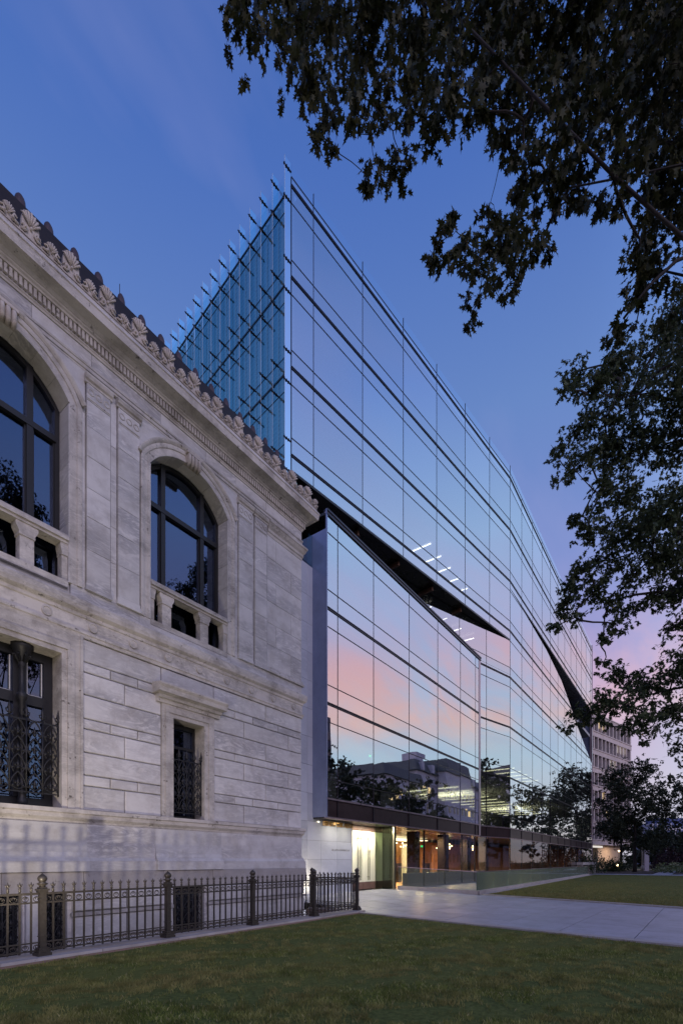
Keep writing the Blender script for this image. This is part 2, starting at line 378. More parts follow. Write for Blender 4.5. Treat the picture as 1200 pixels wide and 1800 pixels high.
exec_parts = []
# ================================================================ GROUND
def gz(X, Y):   # the plaza rises gently towards the doors
    return .02 + .27 * min(1, max(0, (Y - 8.4) / 3.0))
gm = MB()
for x0, x1, y0, y1 in ((-600, 900, -600, 8.3), (12.9, 900, 8.3, 600), (-600, 12.9, 10.6, 600), (-600, -8, 8.3, 10.6)):
    gm.add([(x0, y0, -.03), (x1, y0, -.03), (x1, y1, -.03), (x0, y1, -.03)], [(0, 1, 2, 3)])
def lawnmat(name, c0, c1, c2, sc):
    b = NB(name); tcn = b.n('ShaderNodeTexCoord')
    n1 = b.n('ShaderNodeTexNoise', {'Vector': tcn.outputs['Object'], 'Scale': sc, 'Detail': 8, 'Roughness': .7})
    n2 = b.n('ShaderNodeTexNoise', {'Vector': tcn.outputs['Object'], 'Scale': .35, 'Detail': 4})
    c = b.ramp(n1.outputs[0], [(.3, c0), (.5, c1), (.75, c2)])
    c = b.mix(b.ramp(n2.outputs[0], [(.4, (0, 0, 0)), (.7, (.6, .6, .6))]), c, tuple(v * 1.25 for v in (c1[0] * 1.25, c1[1], c1[2] * .9)))
    bp = b.n('ShaderNodeBump', {'Height': n1.outputs[0], 'Strength': .8, 'Distance': .05})
    return b.out(b.n('ShaderNodeBsdfPrincipled', {'Base Color': c, 'Roughness': .95, 'Normal': bp.outputs[0], 'Specular IOR Level': .1}).outputs[0])
LAWN = lawnmat('mown_grass', (.045, .055, .020), (.10, .13, .038), (.17, .19, .065), 14)
GROUND = lawnmat('distant_ground', (.028, .034, .018), (.05, .058, .026), (.07, .075, .035), 3)
solo('ground', gm, GROUND, kind='structure')
# near lawn (slightly uneven), the corner meets the kerb of the fence
NL = [(-8, 8.3), (12.42, 8.3), (9.70, -8.0), (-8, -8.0)]
lm = MB(); nx, ny = 60, 50
def hz(x, y): return .012 * sin(x * 1.7 + y) + .01 * sin(y * 2.3 - x * .8)
for j in range(ny + 1):
    y = -8 + 16.3 * j / ny; xe = 9.70 + (12.42 - 9.70) * (y + 8) / 16.3
    for i in range(nx + 1):
        x = -8 + (xe + 8) * i / nx; e = min(1, (xe - x) / .5, (8.3 - y) / .5)
        lm.v.append((x, y, hz(x, y) * max(0, e)))
for j in range(ny):
    for i in range(nx):
        a = j * (nx + 1) + i; lm.f.append((a, a + 1, a + nx + 2, a + nx + 1)); lm.mi.append(0); lm.sm.append(True)
solo('near_lawn', lm, LAWN, kind='structure')
# far lawn and its kerb
FL = [(17.35, -8.0), (22.75, 7.95), (66.0, 9.55), (70.0, -8.0)]
fm = MB(); fm.add([(*FL[0], .03), (*FL[3], .03), (*FL[2], .05), (*FL[1], .03)], [(0, 1, 2, 3)])
solo('far_lawn', fm, LAWN, kind='structure')
# grass blades
def blades(name, n, sampler, h0, h1, w, mat, parent_kind='stuff'):
    P = sampler(n); n = len(P)
    h = rng.uniform(h0, h1, n); a = rng.uniform(0, 2 * pi, n); ww = rng.uniform(.6, 1.3, n) * w
    lean = rng.uniform(0, .7, n) * h; la = rng.uniform(0, 2 * pi, n)
    dx, dy = np.cos(a) * ww, np.sin(a) * ww
    V = np.zeros((n, 4, 3))
    V[:, 0] = P; V[:, 0, 0] -= dx; V[:, 0, 1] -= dy
    V[:, 1] = P; V[:, 1, 0] += dx; V[:, 1, 1] += dy
    V[:, 2] = P + np.stack([np.cos(la) * lean * .4 + dx * .7, np.sin(la) * lean * .4 + dy * .7, h * .6], 1)
    V[:, 3] = P + np.stack([np.cos(la) * lean, np.sin(la) * lean, h], 1)
    me = bpy.data.meshes.new(name); me.vertices.add(n * 4); me.vertices.foreach_set('co', V.ravel())
    idx = (np.arange(n)[:, None] * 4 + np.array([0, 1, 2, 0, 2, 3])).ravel()
    me.loops.add(len(idx)); me.loops.foreach_set('vertex_index', idx.astype(np.int32))
    me.polygons.add(n * 2); me.polygons.foreach_set('loop_start', np.arange(0, n * 6, 3, dtype=np.int32))
    me.polygons.foreach_set('loop_total', np.full(n * 2, 3, dtype=np.int32)); me.update(); me.validate()
    me.materials.append(mat); o = bpy.data.objects.new(name, me); COL.objects.link(o); o['kind'] = parent_kind; return o
def bladeMat(name, cs):
    b = NB(name); g = b.n('ShaderNodeNewGeometry')
    tcn = b.n('ShaderNodeTexCoord'); n2 = b.n('ShaderNodeTexNoise', {'Vector': tcn.outputs['Object'], 'Scale': .8, 'Detail': 4})
    c = b.ramp(g.outputs['Random Per Island'], [(0, cs[0]), (.5, cs[1]), (.86, cs[2]), (1, cs[3])])
    c = b.mix(b.ramp(n2.outputs[0], [(.36, (0, 0, 0)), (.62, (.8, .8, .8))]), c, (cs[2][0] * 1.15, cs[2][1] * .92, cs[2][2] * 1.1))
    n3 = b.n('ShaderNodeTexNoise', {'Vector': tcn.outputs['Object'], 'Scale': 3.1, 'Detail': 3})
    c = b.mix(1.0, c, b.ramp(n3.outputs[0], [(.35, (.62, .62, .62)), (.65, (1.25, 1.25, 1.25))]), 'MULTIPLY')
    d = b.n('ShaderNodeBsdfDiffuse', {0: c}); t = b.n('ShaderNodeBsdfTranslucent', {0: c})
    return b.out(b.n('ShaderNodeMixShader', {0: .3, 1: d.outputs[0], 2: t.outputs[0]}).outputs[0])
BLM = bladeMat('grass_blade', [(.085, .12, .030), (.16, .21, .052), (.26, .29, .095), (.50, .46, .26)])
def near_s(n):
    m = int(n * 4); fw = 2.4 + (13.2) * rng.random(m) ** 1.35; t = rng.uniform(-.78, .78, m); X = fw * CA + t * fw * SA; Y = fw * SA - t * fw * CA
    xe = 9.70 + (12.42 - 9.70) * (Y + 8) / 16.3
    patch = np.sin(X * 2.1 + 1.3 * np.sin(Y * 1.7)) * np.sin(Y * 2.6 + X) > -.93
    tuft = np.sin(X * 9.1 + 2 * np.sin(Y * 5.3)) * np.sin(Y * 8.3 + 2.2 * np.sin(X * 4.1)) + .6 * np.sin(X * 2.3 + Y * 3.1)
    patch &= rng.random(m) < .40 + .60 * tuft
    k = (X < xe - .03) & (Y < 8.27) & (Y > -7.8) & patch
    X, Y = X[k][:n], Y[k][:n]
    Z = .012 * np.sin(X * 1.7 + Y) + .01 * np.sin(Y * 2.3 - X * .8) - .012
    return np.stack([X, Y, Z], 1)
blades('grass', 280000, near_s, .015, .065, .0032, BLM)
def far_s(n):
    u = rng.random(n) ** 1.8; v = rng.random(n)
    A, B, C, D = [np.array(p) for p in FL]
    a = A[None] * (1 - v[:, None]) + B[None] * v[:, None]; d = D[None] * (1 - v[:, None]) + C[None] * v[:, None]
    p = a * (1 - u[:, None]) + d * u[:, None]
    return np.stack([p[:, 0], p[:, 1], np.full(n, .02)], 1)
blades('far_grass', 90000, far_s, .03, .07, .008, bladeMat('far_grass_blade', [(.10, .11, .03), (.17, .18, .05), (.25, .25, .09), (.5, .45, .25)]))

# plaza with paving slabs
A, B, C, D = (12.72, 8.42), (22.62, 8.05), (17.12, -8.0), (10.02, -8.0)
pm = MB()
pm.add([(A[0] - .1, A[1], -.012), (D[0] - .1, D[1], -.012), (C[0] + .1, C[1], -.012), (B[0] + .1, B[1], -.012)], [(0, 1, 2, 3)])
pm.add([(12.6, 8.42, -.012), (22.8, 8.05, -.012), (22.8, 13, .25), (12.6, 13, .25)], [(0, 1, 2, 3)])
plaza = solo('plaza', pm, PAVEJ, kind='structure')
def slab(c4, zz):
    g = .011; cx = sum(p[0] for p in c4) / 4; cy = sum(p[1] for p in c4) / 4
    q = []
    for x, y in c4:
        d = sqrt((x - cx) ** 2 + (y - cy) ** 2); k = 1 - g / d; q.append((cx + (x - cx) * k, cy + (y - cy) * k))
    m = MB(); m.add([(x, y, zz(x, y) - .03) for x, y in q] + [(x, y, zz(x, y)) for x, y in q], [(4, 5, 6, 7), (0, 1, 5, 4), (1, 2, 6, 5), (2, 3, 7, 6), (3, 0, 4, 7)])
    return m
nu, nv = 8, 11
for j in range(nv):
    for i in range(nu):
        def bl(u, v):
            p = [A[k] * (1 - u) * (1 - v) + B[k] * u * (1 - v) + D[k] * (1 - u) * v + C[k] * u * v for k in (0, 1)]; return tuple(p)
        sh = .5 / nu if j % 2 else 0
        u0, u1 = max(0, i / nu - sh), min(1, (i + 1) / nu - sh if i < nu - 1 else 1)
        v0, v1 = j / nv, (j + 1) / nv
        part('paving_slab', slab([bl(u0, v0), bl(u0, v1), bl(u1, v1), bl(u1, v0)], lambda x, y: .02), PAVE, plaza)
for j in range(3):
    y0 = 8.42 + j * 1.25; y1 = y0 + 1.25
    x = 12.66
    k = 0
    while x < 22.2:
        x1 = min(x + (1.6 if (j + k) % 2 else 1.2), 22.6)
        if not (x > 21.2 and j > 0):
            yb = y0 if j else 8.42 - .37 * (x - 12.7) / 9.9; yb1 = y0 if j else 8.42 - .37 * (x1 - 12.7) / 9.9
            part('paving_slab', slab([(x, yb), (x1, yb1), (x1, y1), (x, y1)], gz), PAVE, plaza)
        x = x1; k += 1
# kerb strips along both lawns
km = MB()
def strip(m, p0, p1, w, z0, z1, side=1):
    d = Vector((p1[0] - p0[0], p1[1] - p0[1])).normalized(); n = Vector((-d.y, d.x)) * w * side
    m.prismz([p0, p1, (p1[0] + n.x, p1[1] + n.y), (p0[0] + n.x, p0[1] + n.y)], z0, z1)
strip(km, (12.44, 8.3), (9.72, -8), .27, -.1, .035, 1)
strip(km, (22.75, 7.95), (17.35, -8), .24, -.1, .07, -1)
strip(km, (22.75, 7.95), (64, 9.5), .2, -.1, .06, 1)
kerb = solo('kerb', km, CURB, kind='structure')
# far path, planting bed, street
pth = MB(); pth.box(66.2, 72, -8, 11.3, -.02, .045); pth.box(72, 120, 2, 4, -.02, .03); solo('path', pth, PAVE, kind='structure')
bed = MB(); bed.box(72.2, 96, -10, 1.8, -.02, .1); bed.box(72.2, 96, 4.2, 14, -.02, .1); solo('planting_bed', bed, SOIL, kind='structure')
rd = MB(); rd.box(-300, 500, -32, -19, -.03, .01); rd.box(112, 122, -19, 200, -.03, .012); solo('road', rd, ASPH, kind='structure')
sw = MB(); sw.box(-300, 500, -19, -15.5, -.03, .12); sw.box(-300, 500, -36, -32, -.03, .12); solo('pavement', sw, CURB, kind='structure')

# ================================================================ STONE BUILDING
YW = 10.5; XC = 12.27; XL = -4.0
SB = thing('stone_building', (6, 10.5, 0), 'weathered white marble museum building with arched windows and a carved cornice', 'building')
# core wall with openings (arch windows and rectangular windows), as strips
def archz(x, cx, r=1.4, zc=10.45): return zc + sqrt(max(0, r * r - (x - cx) ** 2))
core = MB(); YB = 10.56
AW = [3.65, 7.90, -0.6]   # arched window centres
SWN = [(2.58, 4.72, 2.72, 5.92), (7.32, 8.32, 2.72, 5.22)]
BW = [(2.75, 3.97), (4.32, 4.80), (7.32, 8.28)]
def wallspan(x0, x1, z0, z1): core.box(x0, x1, YB, YB + .38, z0, z1)
xs = [XL]; 
# lower storey
wallspan(XL, 2.58, 2.4, 6.4); wallspan(4.72, 7.32, 2.4, 6.4); wallspan(8.32, XC - .06, 2.4, 6.4)
wallspan(2.58, 4.72, 5.92, 6.4); wallspan(7.32, 8.32, 5.22, 6.4); wallspan(2.58, 4.72, 2.4, 2.68); wallspan(7.32, 8.32, 2.4, 2.68)
# upper storey
wallspan(XL, XC - .06, 6.4, 7.35)
prev = XL
for cxw in sorted(AW):
    wallspan(prev, cxw - 1.2, 7.35, 13.0)
    n = 20
    for i in range(n):
        xa = cxw - 1.2 + 2.4 * i / n; xb = cxw - 1.2 + 2.4 * (i + 1) / n
        za, zb = archz(xa, cxw), archz(xb, cxw)
        core.prism([(xa, za), (xb, zb), (xb, 13.0), (xa, 13.0)], YB, YB + .38)
    prev = cxw + 1.2
wallspan(prev, XC - .06, 7.35, 13.0)
core.box(XC - .5, XC - .06, YB + .38, 16, 2.4, 13)          # return wall at the corner
# basement
for a, b2_ in ((XL, 2.75), (3.97, 4.32), (4.80, 7.32), (8.28, XC - .04)): core.box(a, b2_, YB - .1, YB + .38, -1.2, 2.4)
for a, b2_ in BW: core.box(a, b2_, YB - .1, YB + .38, .98, 2.4)
part('wall', core, MARBLE, SB)
# dark room behind windows
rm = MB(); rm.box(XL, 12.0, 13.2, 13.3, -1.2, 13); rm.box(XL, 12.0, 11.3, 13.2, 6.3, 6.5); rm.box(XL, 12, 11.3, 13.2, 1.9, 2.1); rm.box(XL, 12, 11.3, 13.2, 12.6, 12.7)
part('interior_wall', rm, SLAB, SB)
# ashlar of the lower storey
def blk(x0, x1, z0, z1, y=YW, d=.06, g=.010, mat=MARBLE, ch=.016, nm='ashlar_block'):
    m = MB(); m.block(x0 + g, x1 - g, z0 + g, z1 - g, y + random.uniform(-.004, .004), d, ch); return part(nm, m, mat, SB)
ZS = [2.70, 3.23, 3.46, 3.95, 4.45, 4.67, 5.18, 5.66, 5.88, 6.37]
KIND = ['a', 't', 'b', 'a', 't', 'b', 'a', 't', 'b']
def rows(x0, x1, J, skip=None):
    for i, k in enumerate(KIND):
        js = [x0] + [j for j in J[k] if x0 < j < x1] + [x1]
        for a, b_ in zip(js[:-1], js[1:]):
            if skip and skip(a, b_, ZS[i], ZS[i + 1]): continue
            blk(a, b_, ZS[i], ZS[i + 1])
rows(5.12, 7.02, {'a': [6.08], 't': [5.745, 6.40], 'b': []})
rows(8.62, XC, {'a': [9.72, 11.63], 't': [9.37, 10.07, 11.15], 'b': [10.6]})
blk(7.02, 8.62, 5.93, 6.37)
rows(XL, 2.2, {'a': [-2, 0.2], 't': [-2.6, -1.2, .4, 1.3], 'b': [-1, 1]})
# small window surround, hood
def quoin_faces(): pass
m = MB()
for a, b_ in ((7.02, 7.32), (8.32, 8.62)):
    m.box(a, b_, YW - .03, YW + .06, 2.70, 5.5); 
    m.box(a + (.08 if a < 8 else .10), a + (.20 if a < 8 else .22), YW - .055, YW - .03, 2.70, 5.297)
m.box(7.32, 8.32, YW - .03, YW + .06, 5.22, 5.5); m.box(7.10, 8.54, YW - .055, YW - .03, 5.30, 5.42)
for a, b_ in ((7.32, 7.345), (8.295, 8.32)): m.box(a, b_, YW - .028, YW + .40, 2.70, 5.22)
m.box(7.345, 8.295, YW - .028, YW + .40, 5.195, 5.22)
part('window_surround', m, MARBLE_T, SB)
m = MB(); pr = [(0.03, 5.5), (.06, 5.5), (.08, 5.58), (.14, 5.60), (.16, 5.66), (.25, 5.70), (.27, 5.80), (.31, 5.86), (.31, 5.90), (0, 5.95)]
pr2 = [(-.05, 5.5)] + pr[:-1] + [(-.05, 5.95)]
m.mould(pr2, 6.86, 8.78); m.mould([(-.05, 5.68), (.27, 5.70), (.29, 5.80), (.33, 5.86), (.33, 5.90), (-.05, 5.95)], 6.78, 8.86)
part('window_hood', m, MARBLE_T, SB)
# large lower window surround
m = MB()
for a, b_ in ((2.18, 2.58), (4.72, 5.12)):
    m.box(a, b_, YW - .03, YW + .06, 2.70, 6.37); 
    e = (a + .08, a + .22) if a > 3 else (a + .18, a + .32)
    m.box(e[0], e[1], YW - .06, YW - .03, 2.70, 5.997)
    m.box(b_ - .06 if a > 3 else a, b_ if a > 3 else a + .06, YW - .055, YW - .03, 2.7, 6.37)
m.box(2.58, 4.72, YW - .03, YW + .06, 5.92, 6.37); m.box(2.45, 4.85, YW - .06, YW - .03, 6.0, 6.12)
for a, b_ in ((2.58, 2.605), (4.695, 4.72)): m.box(a, b_, YW - .028, YW + .42, 2.70, 5.92)
m.box(2.605, 4.695, YW - .028, YW + .42, 5.895, 5.92)
part('window_surround', m, MARBLE_T, SB)
# ledges: low ledge, middle ledge with frieze
m = MB(); m.mould([(-.06, 2.40), (.0, 2.40), (.02, 2.46), (.07, 2.52), (.08, 2.60), (.11, 2.62), (.11, 2.70), (-.06, 2.70)], XL, 0, XC, 16)
part('low_ledge', m, MARBLE_T, SB)
m = MB(); m.mould([(-.06, 6.37), (.03, 6.37), (.04, 6.43), (.06, 6.45), (.06, 6.50), (.015, 6.52), (.015, 6.78), (.04, 6.80), (.05, 6.86), (.10, 6.90), (.12, 6.92), (.14, 7.0), (.14, 7.10), (.12, 7.14), (.05, 7.18), (-.06, 7.18)], XL, 0, XC, 16)
part('middle_ledge', m, MARBLE_T, SB)
rd_ = MB()
n = 16; vs = [(0, -.03, 0)] ; 
ring = [(.10 * cos(2 * pi * k / n), 0, .10 * sin(2 * pi * k / n)) for k in range(n)]
rd_.add([(x, -.0, z) for x, y, z in ring] + [(x, -.03, z) for x, y, z in ring] + [(x * .8, -.035, z * .8) for x, y, z in ring] + [(x * .7, -.02, z * .7) for x, y, z in ring],
        [(k, (k + 1) % n, (k + 1) % n + n * j2, k + n * j2) for k in range(n) for j2 in (1,)] + [(n + k, n + (k + 1) % n, 2 * n + (k + 1) % n, 2 * n + k) for k in range(n)] +
        [(2 * n + k, 2 * n + (k + 1) % n, 3 * n + (k + 1) % n, 3 * n + k) for k in range(n)] + [tuple(range(3 * n, 4 * n))])
rme = rd_.mesh('roundel', MARBLE_T)
for i in range(14): inst('roundel', rme, SB, (11.85 - .93 * i, YW - .012, 6.65))
# plinth: four segments, flared foot; granite course
def plinth(x0, x1, o, ret=False):
    m = MB(); pr = [(-.10, 1.40), (.12 + o, 1.40), (.12 + o, 1.62), (.10 + o, 1.64), (.06 + o, 1.70), (.025 + o, 1.80), (.01 + o, 1.92), (o, 2.05), (o, 2.40), (-.10, 2.40)]
    if ret: m.mould(pr, x0, 0, x1, 16)
    else: m.mould(pr, x0, x1)
    return part('plinth', m, PLINTHM, SB)
plinth(XL, 2.0, -.03); plinth(2.0, 5.2, .045); plinth(5.205, 6.82, -.03); plinth(6.825, 8.84, .045); plinth(8.845, XC, -.02, True)
x = XL
while x < XC:
    x1 = min(x + random.choice([1.5, 1.9, 2.3]), XC + .12)
    if XC - x1 < .7: x1 = XC + .12
    m = MB(); m.block(x + .004, x1 - .004, .985, 1.395, YW - .12, .25 if x1 < XC else .25, .01); part('granite_block', m, GRANITE, SB); x = x1
# basement masonry seen through the fence
for (a, b_) in ((XL, 2.7), (4.86, 7.26), (8.34, XC)):
    nb = max(1, round((b_ - a) / 1.15)); w = (b_ - a) / nb
    for i in range(nb):
        blk(a + w * i, a + w * (i + 1), .55, .975, YW - .14, .10, .02, PLINTHM)
        blk(a + w * i, a + w * (i + 1), -.05, .46, YW - .14, .10, .02, PLINTHM)
        blk(a + w * i, a + w * (i + 1), -.6, -.07, YW - .14, .10, .02, PLINTHM)
blk(3.99, 4.30, -.6, .95, YW - .14, .1, .01, PLINTHM)
m = MB(); 
for (a, b_) in ((4.83, 7.29), (8.30, XC)): m.box(a, b_, YW - .17, YW - .10, .47, .545)
part('basement_string_course', m, GRANITE, SB)
ar = MB(); ar.box(XL - 4, 12.55, 8.85, 16.0, -.75, -.6); solo('areaway_floor', ar, CURB, kind='structure')
# upper storey: blocking course, pilasters, panels
x = XL
for x0_, x1_ in ((XL, -1.8), (-1.8, .6), (.6, 2.42), (4.88, 6.43), (6.43, 9.2), (9.2, 10.65), (10.65, XC)):
    m = MB()
    lo, hi = (7.18, 7.42)
    m.block(x0_ + .003, x1_ - .003, lo, hi, YW - .01, .07, .006); part('blocking_stone', m, MARBLE, SB)
def pilaster(x0, x1):
    zb = [7.60, 8.30, 9.0, 9.62, 10.3, 10.95, 11.50]
    m = MB(); m.box(x0 - .03, x1 + .03, YW - .07, YW + .05, 7.42, 7.48); m.box(x0 - .02, x1 + .02, YW - .06, YW + .05, 7.48, 7.53); m.box(x0 - .01, x1 + .01, YW - .05, YW + .05, 7.53, 7.60)
    part('pilaster_base', m, MARBLE, SB)
    for a, b_ in zip(zb[:-1], zb[1:]): blk(x0, x1, a, b_, YW - .04, .1, .003, MARBLE, .004)
    blk(x0, x1, 11.50, 11.86, YW - .04, .1, .003, MARBLE, .004)
    m = MB(); wd = (x1 - x0) / 3
    for i in range(3):
        c = (x0 + wd * (i + .5)); r = wd * .36
        pts = [(c + r * cos(2 * pi * k / 14), YW - .045, 11.70 + r * sin(2 * pi * k / 14)) for k in range(15)]
        m.tube(pts, .012, 4, cap=False)
    m.box(x0 + .01, x1 - .01, YW - .055, YW - .035, 11.53, 11.55)
    part('rosette_band', m, MARBLE_T, SB)
    m = MB()
    pr = [(0, 11.86), (.05, 11.86), (.055, 11.90), (.09, 11.93), (.11, 11.99), (.11, 12.03), (0, 12.05)]
    m.mould([(p, z) for p, z in pr], x0 - .04, x1 + .04); part('pilaster_capital', m, MARBLE_T, SB)
for a in (5.20, 5.90, 9.49, 10.12): pilaster(a, a + .52 if a < 10 else a + .5)
for a in (.95, 1.65): pilaster(a, a + .52)
# recessed strips between
for a, b_ in ((5.74, 5.88), (10.03, 10.10)):
    for z0, z1 in ((7.42, 8.3), (8.3, 9.1), (9.1, 9.9), (9.9, 10.9), (10.9, 11.9)): blk(a, b_, z0, z1, YW + .0, .06, .003, MARBLE, .003)
# wall field right of the pilasters: wide panel
zc = [7.60, 8.28, 8.95, 9.62, 10.28, 10.95, 11.62]
for i, (a, b_) in enumerate(zip(zc[:-1], zc[1:])):
    js = [10.66, 11.05 if i % 2 else 11.75, XC]
    for p, q in zip(js[:-1], js[1:]): blk(p, q, a, b_, YW, .06, .003, MARBLE, .004)
m = MB(); m.mould([(-.06, 7.42), (.07, 7.42), (.07, 7.48), (.04, 7.52), (.03, 7.58), (0, 7.60), (-.06, 7.60)], 10.64, 0, XC, 16); part('panel_base_moulding', m, MARBLE_T, SB)
m = MB(); m.mould([(-.06, 11.62), (.01, 11.62), (.02, 11.70), (.045, 11.72), (.05, 11.80), (.09, 11.86), (.13, 11.95), (.15, 11.97), (.15, 12.03), (-.06, 12.06)], 10.66, 0, XC, 16); part('panel_cap_moulding', m, MARBLE_T, SB)
m = MB(); m.box(4.86, 5.18, YW + .01, YW + .07, 7.42, 12.1); m.box(6.44, 6.47, YW + .01, YW + .07, 7.42, 12.1); m.box(9.33, 9.47, YW + .01, YW + .07, 7.42, 12.1)
m.box(.6, .93, YW + .01, YW + .07, 7.42, 12.1); m.box(2.2, 2.42, YW + .01, YW + .07, 7.42, 12.1)
part('wall_strip', m, MARBLE, SB)
# spandrel stones beside the arch
for cxw in AW:
    m = MB(); nseg = 24
    for i in range(nseg):
        xa = cxw - 1.53 + 3.06 * i / nseg; xb = cxw - 1.53 + 3.06 * (i + 1) / nseg
        za = max(11.2, 10.45 + sqrt(max(0, 1.6 ** 2 - (xa - cxw) ** 2))); zb = max(11.2, 10.45 + sqrt(max(0, 1.6 ** 2 - (xb - cxw) ** 2)))
        if min(za, zb) < 12.08: m.prism([(xa, min(za, 12.09)), (xb, min(zb, 12.09)), (xb, 12.1), (xa, 12.1)], YW + .005, YW + .07)
    part('spandrel_stone', m, MARBLE, SB)
# arched windows
def sweep(m, path, prof):
    """prof: (offset outward, y) closed outline swept along the jamb and arch path in XZ"""
    n = len(prof); vs = []
    for i, (x, z) in enumerate(path):
        p0 = path[max(0, i - 1)]; p1 = path[min(len(path) - 1, i + 1)]
        tx, tz = p1[0] - p0[0], p1[1] - p0[1]; l = sqrt(tx * tx + tz * tz); nx_, nz_ = -tz / l, tx / l
        for o, y in prof: vs.append((x + nx_ * o, y, z + nz_ * o))
    fs = [(i * n + k, i * n + (k + 1) % n, (i + 1) * n + (k + 1) % n, (i + 1) * n + k) for i in range(len(path) - 1) for k in range(n)]
    fs += [tuple(range(n)), tuple(range(len(vs) - 1, len(vs) - 1 - n, -1))]
    m.add(vs, fs)
def arch_path(cx, hw, r, z0, zc=10.45, n=16):
    a0 = math.asin(hw / r); pts = [(cx - hw, z0)]
    for k in range(5): pts.append((cx - hw, z0 + (zc + r * cos(a0) - .02 - z0) * (k + 1) / 5))
    for i in range(n + 1):
        a = -a0 + 2 * a0 * i / n; pts.append((cx + r * sin(a), zc + r * cos(a)))
    for k in range(5): pts.append((cx + hw, (zc + r * cos(a0) - .02) + (z0 - (zc + r * cos(a0) - .02)) * (k + 1) / 5))
    return pts
for cxw in AW:
    # moulded architrave
    m = MB(); P_ = arch_path(cxw, 1.2, 1.4, 7.42)
    sweep(m, P_, [(0, YW + .05), (0, YW - .03), (.05, YW - .03), (.055, YW - .02), (.15, YW - .02), (.155, YW - .04), (.20, YW - .05), (.25, YW - .05), (.25, YW + .05)])
    part('arch_architrave', m, MARBLE_T, SB)
    m = MB(); P2 = [p for p in arch_path(cxw, 1.45, 1.66, 7.42) if p[1] > 11.05]
    sweep(m, P2, [(-.01, YW + .05), (-.01, YW - .06), (.03, YW - .09), (.06, YW - .10), (.08, YW - .10), (.08, YW + .05)])
    part('hood_mould', m, MARBLE_T, SB)
    # voussoirs: reveal stones lining jambs and arch
    a0 = math.asin(1.2 / 1.4)
    for i in range(7):
        a, b_ = -a0 + 2 * a0 * i / 7, -a0 + 2 * a0 * (i + 1) / 7; m = MB(); k = 5
        ins_ = [(cxw + 1.385 * sin(a + (b_ - a) * (j + .03) / (k + .06)), 10.45 + 1.385 * cos(a + (b_ - a) * (j + .03) / (k + .06))) for j in range(k + 1)]
        out_ = [(cxw + 1.42 * sin(a + (b_ - a) * j / k), 10.45 + 1.42 * cos(a + (b_ - a) * j / k)) for j in range(k, -1, -1)]
        m.prism(ins_ + out_, YW - .025, YW + .42); part('voussoir', m, MARBLE, SB)
    for sx in (-1, 1):
        z = 7.42
        while z < 11.1:
            z1 = min(z + .62, 11.17); m = MB(); xa, xb = sorted((cxw + sx * 1.183, cxw + sx * 1.205)); m.box(xa, xb, YW - .025, YW + .42, z + .004, z1 - .004)
            part('reveal_stone', m, MARBLE, SB); z = z1
    # keystone: fluted console
    m = MB(); 
    for i in range(4):
        x_ = cxw - .15 + .10 * i; m.tube([(x_, YW - .03, 11.74), (x_, YW - .13, 11.80), (x_, YW - .13, 11.98), (x_, YW - .08, 12.06)], .045, 6)
    m.box(cxw - .2, cxw + .2, YW - .10, YW + .05, 11.80, 12.0); m.box(cxw - .22, cxw + .22, YW - .15, YW + .05, 12.03, 12.09)
    part('keystone', m, MARBLE_C, SB)
    # window sash
    WN = part('window', (lambda mm: (sweep(mm, arch_path(cxw, 1.17, 1.36, 7.3), [(0, 10.86), (0, 11.0), (-.09, 11.0), (-.09, 10.86)]), mm)[1])(MB()), WFRAME, SB)
    m = MB()
    for dx in (-.6, .6): m.box(cxw + dx - .06, cxw + dx + .06, 10.84, 11.0, 7.3, archz(cxw + dx, cxw) - .05)
    m.box(cxw - 1.1, cxw + 1.1, 10.83, 11.0, 10.44, 10.56); m.box(cxw - 1.1, cxw + 1.1, 10.84, 11.0, 8.32, 8.42)
    part('mullion', m, WFRAME, WN)
    m = MB()
    for a, b_ in ((-1.08, -.66), (-.54, .54), (.66, 1.08)):
        for z0, z1 in ((8.42, 10.44),):
            m.box(cxw + a, cxw + a + .03, 10.88, 10.95, z0, z1); m.box(cxw + b_ - .03, cxw + b_, 10.88, 10.95, z0, z1)
    part('sash', m, WFRAME, WN)
    for a, b_ in ((-1.1, -.6), (-.6, .6), (.6, 1.1)):
        for z0, z1 in ((7.35, 8.36), (8.36, 10.5)):
            m = MB(); m.box(cxw + a, cxw + b_, 10.92, 10.935, z0, z1); part('pane', m, GLO, WN)
        m = MB(); q = [(cxw + a, 10.5), (cxw + b_, 10.5)] + [(cxw + b_ + (a - b_) * k / 8, archz(cxw + b_ + (a - b_) * k / 8, cxw, 1.34)) for k in range(9)]
        m.prism(q, 10.92, 10.935); part('pane', m, GLO, WN)
    # pale roller blinds in the fanlight
    m = MB(); q = [(cxw - 1.05, 10.55), (cxw + 1.05, 10.55)] + [(cxw + 1.05 - 2.1 * k / 12, archz(cxw + 1.05 - 2.1 * k / 12, cxw, 1.3)) for k in range(13)]
    m.prism(q, 11.02, 11.04); part('blind', m, simple('blind_cloth%d' % AW.index(cxw), (.34, .31, .28), .9), WN)
    # balustrade of small piers with a coping
    m = MB(); m.box(cxw - 1.18, cxw + 1.18, YW - .02, YW + .24, 8.20, 8.26); m.box(cxw - 1.18, cxw + 1.18, YW - .06, YW + .28, 8.26, 8.33); m.box(cxw - 1.18, cxw + 1.18, YW - .03, YW + .25, 8.33, 8.38)
    m.box(cxw - 1.18, cxw + 1.18, YW - .02, YW + .26, 7.3, 7.43)
    part('balustrade_coping', m, MARBLE_T, SB)
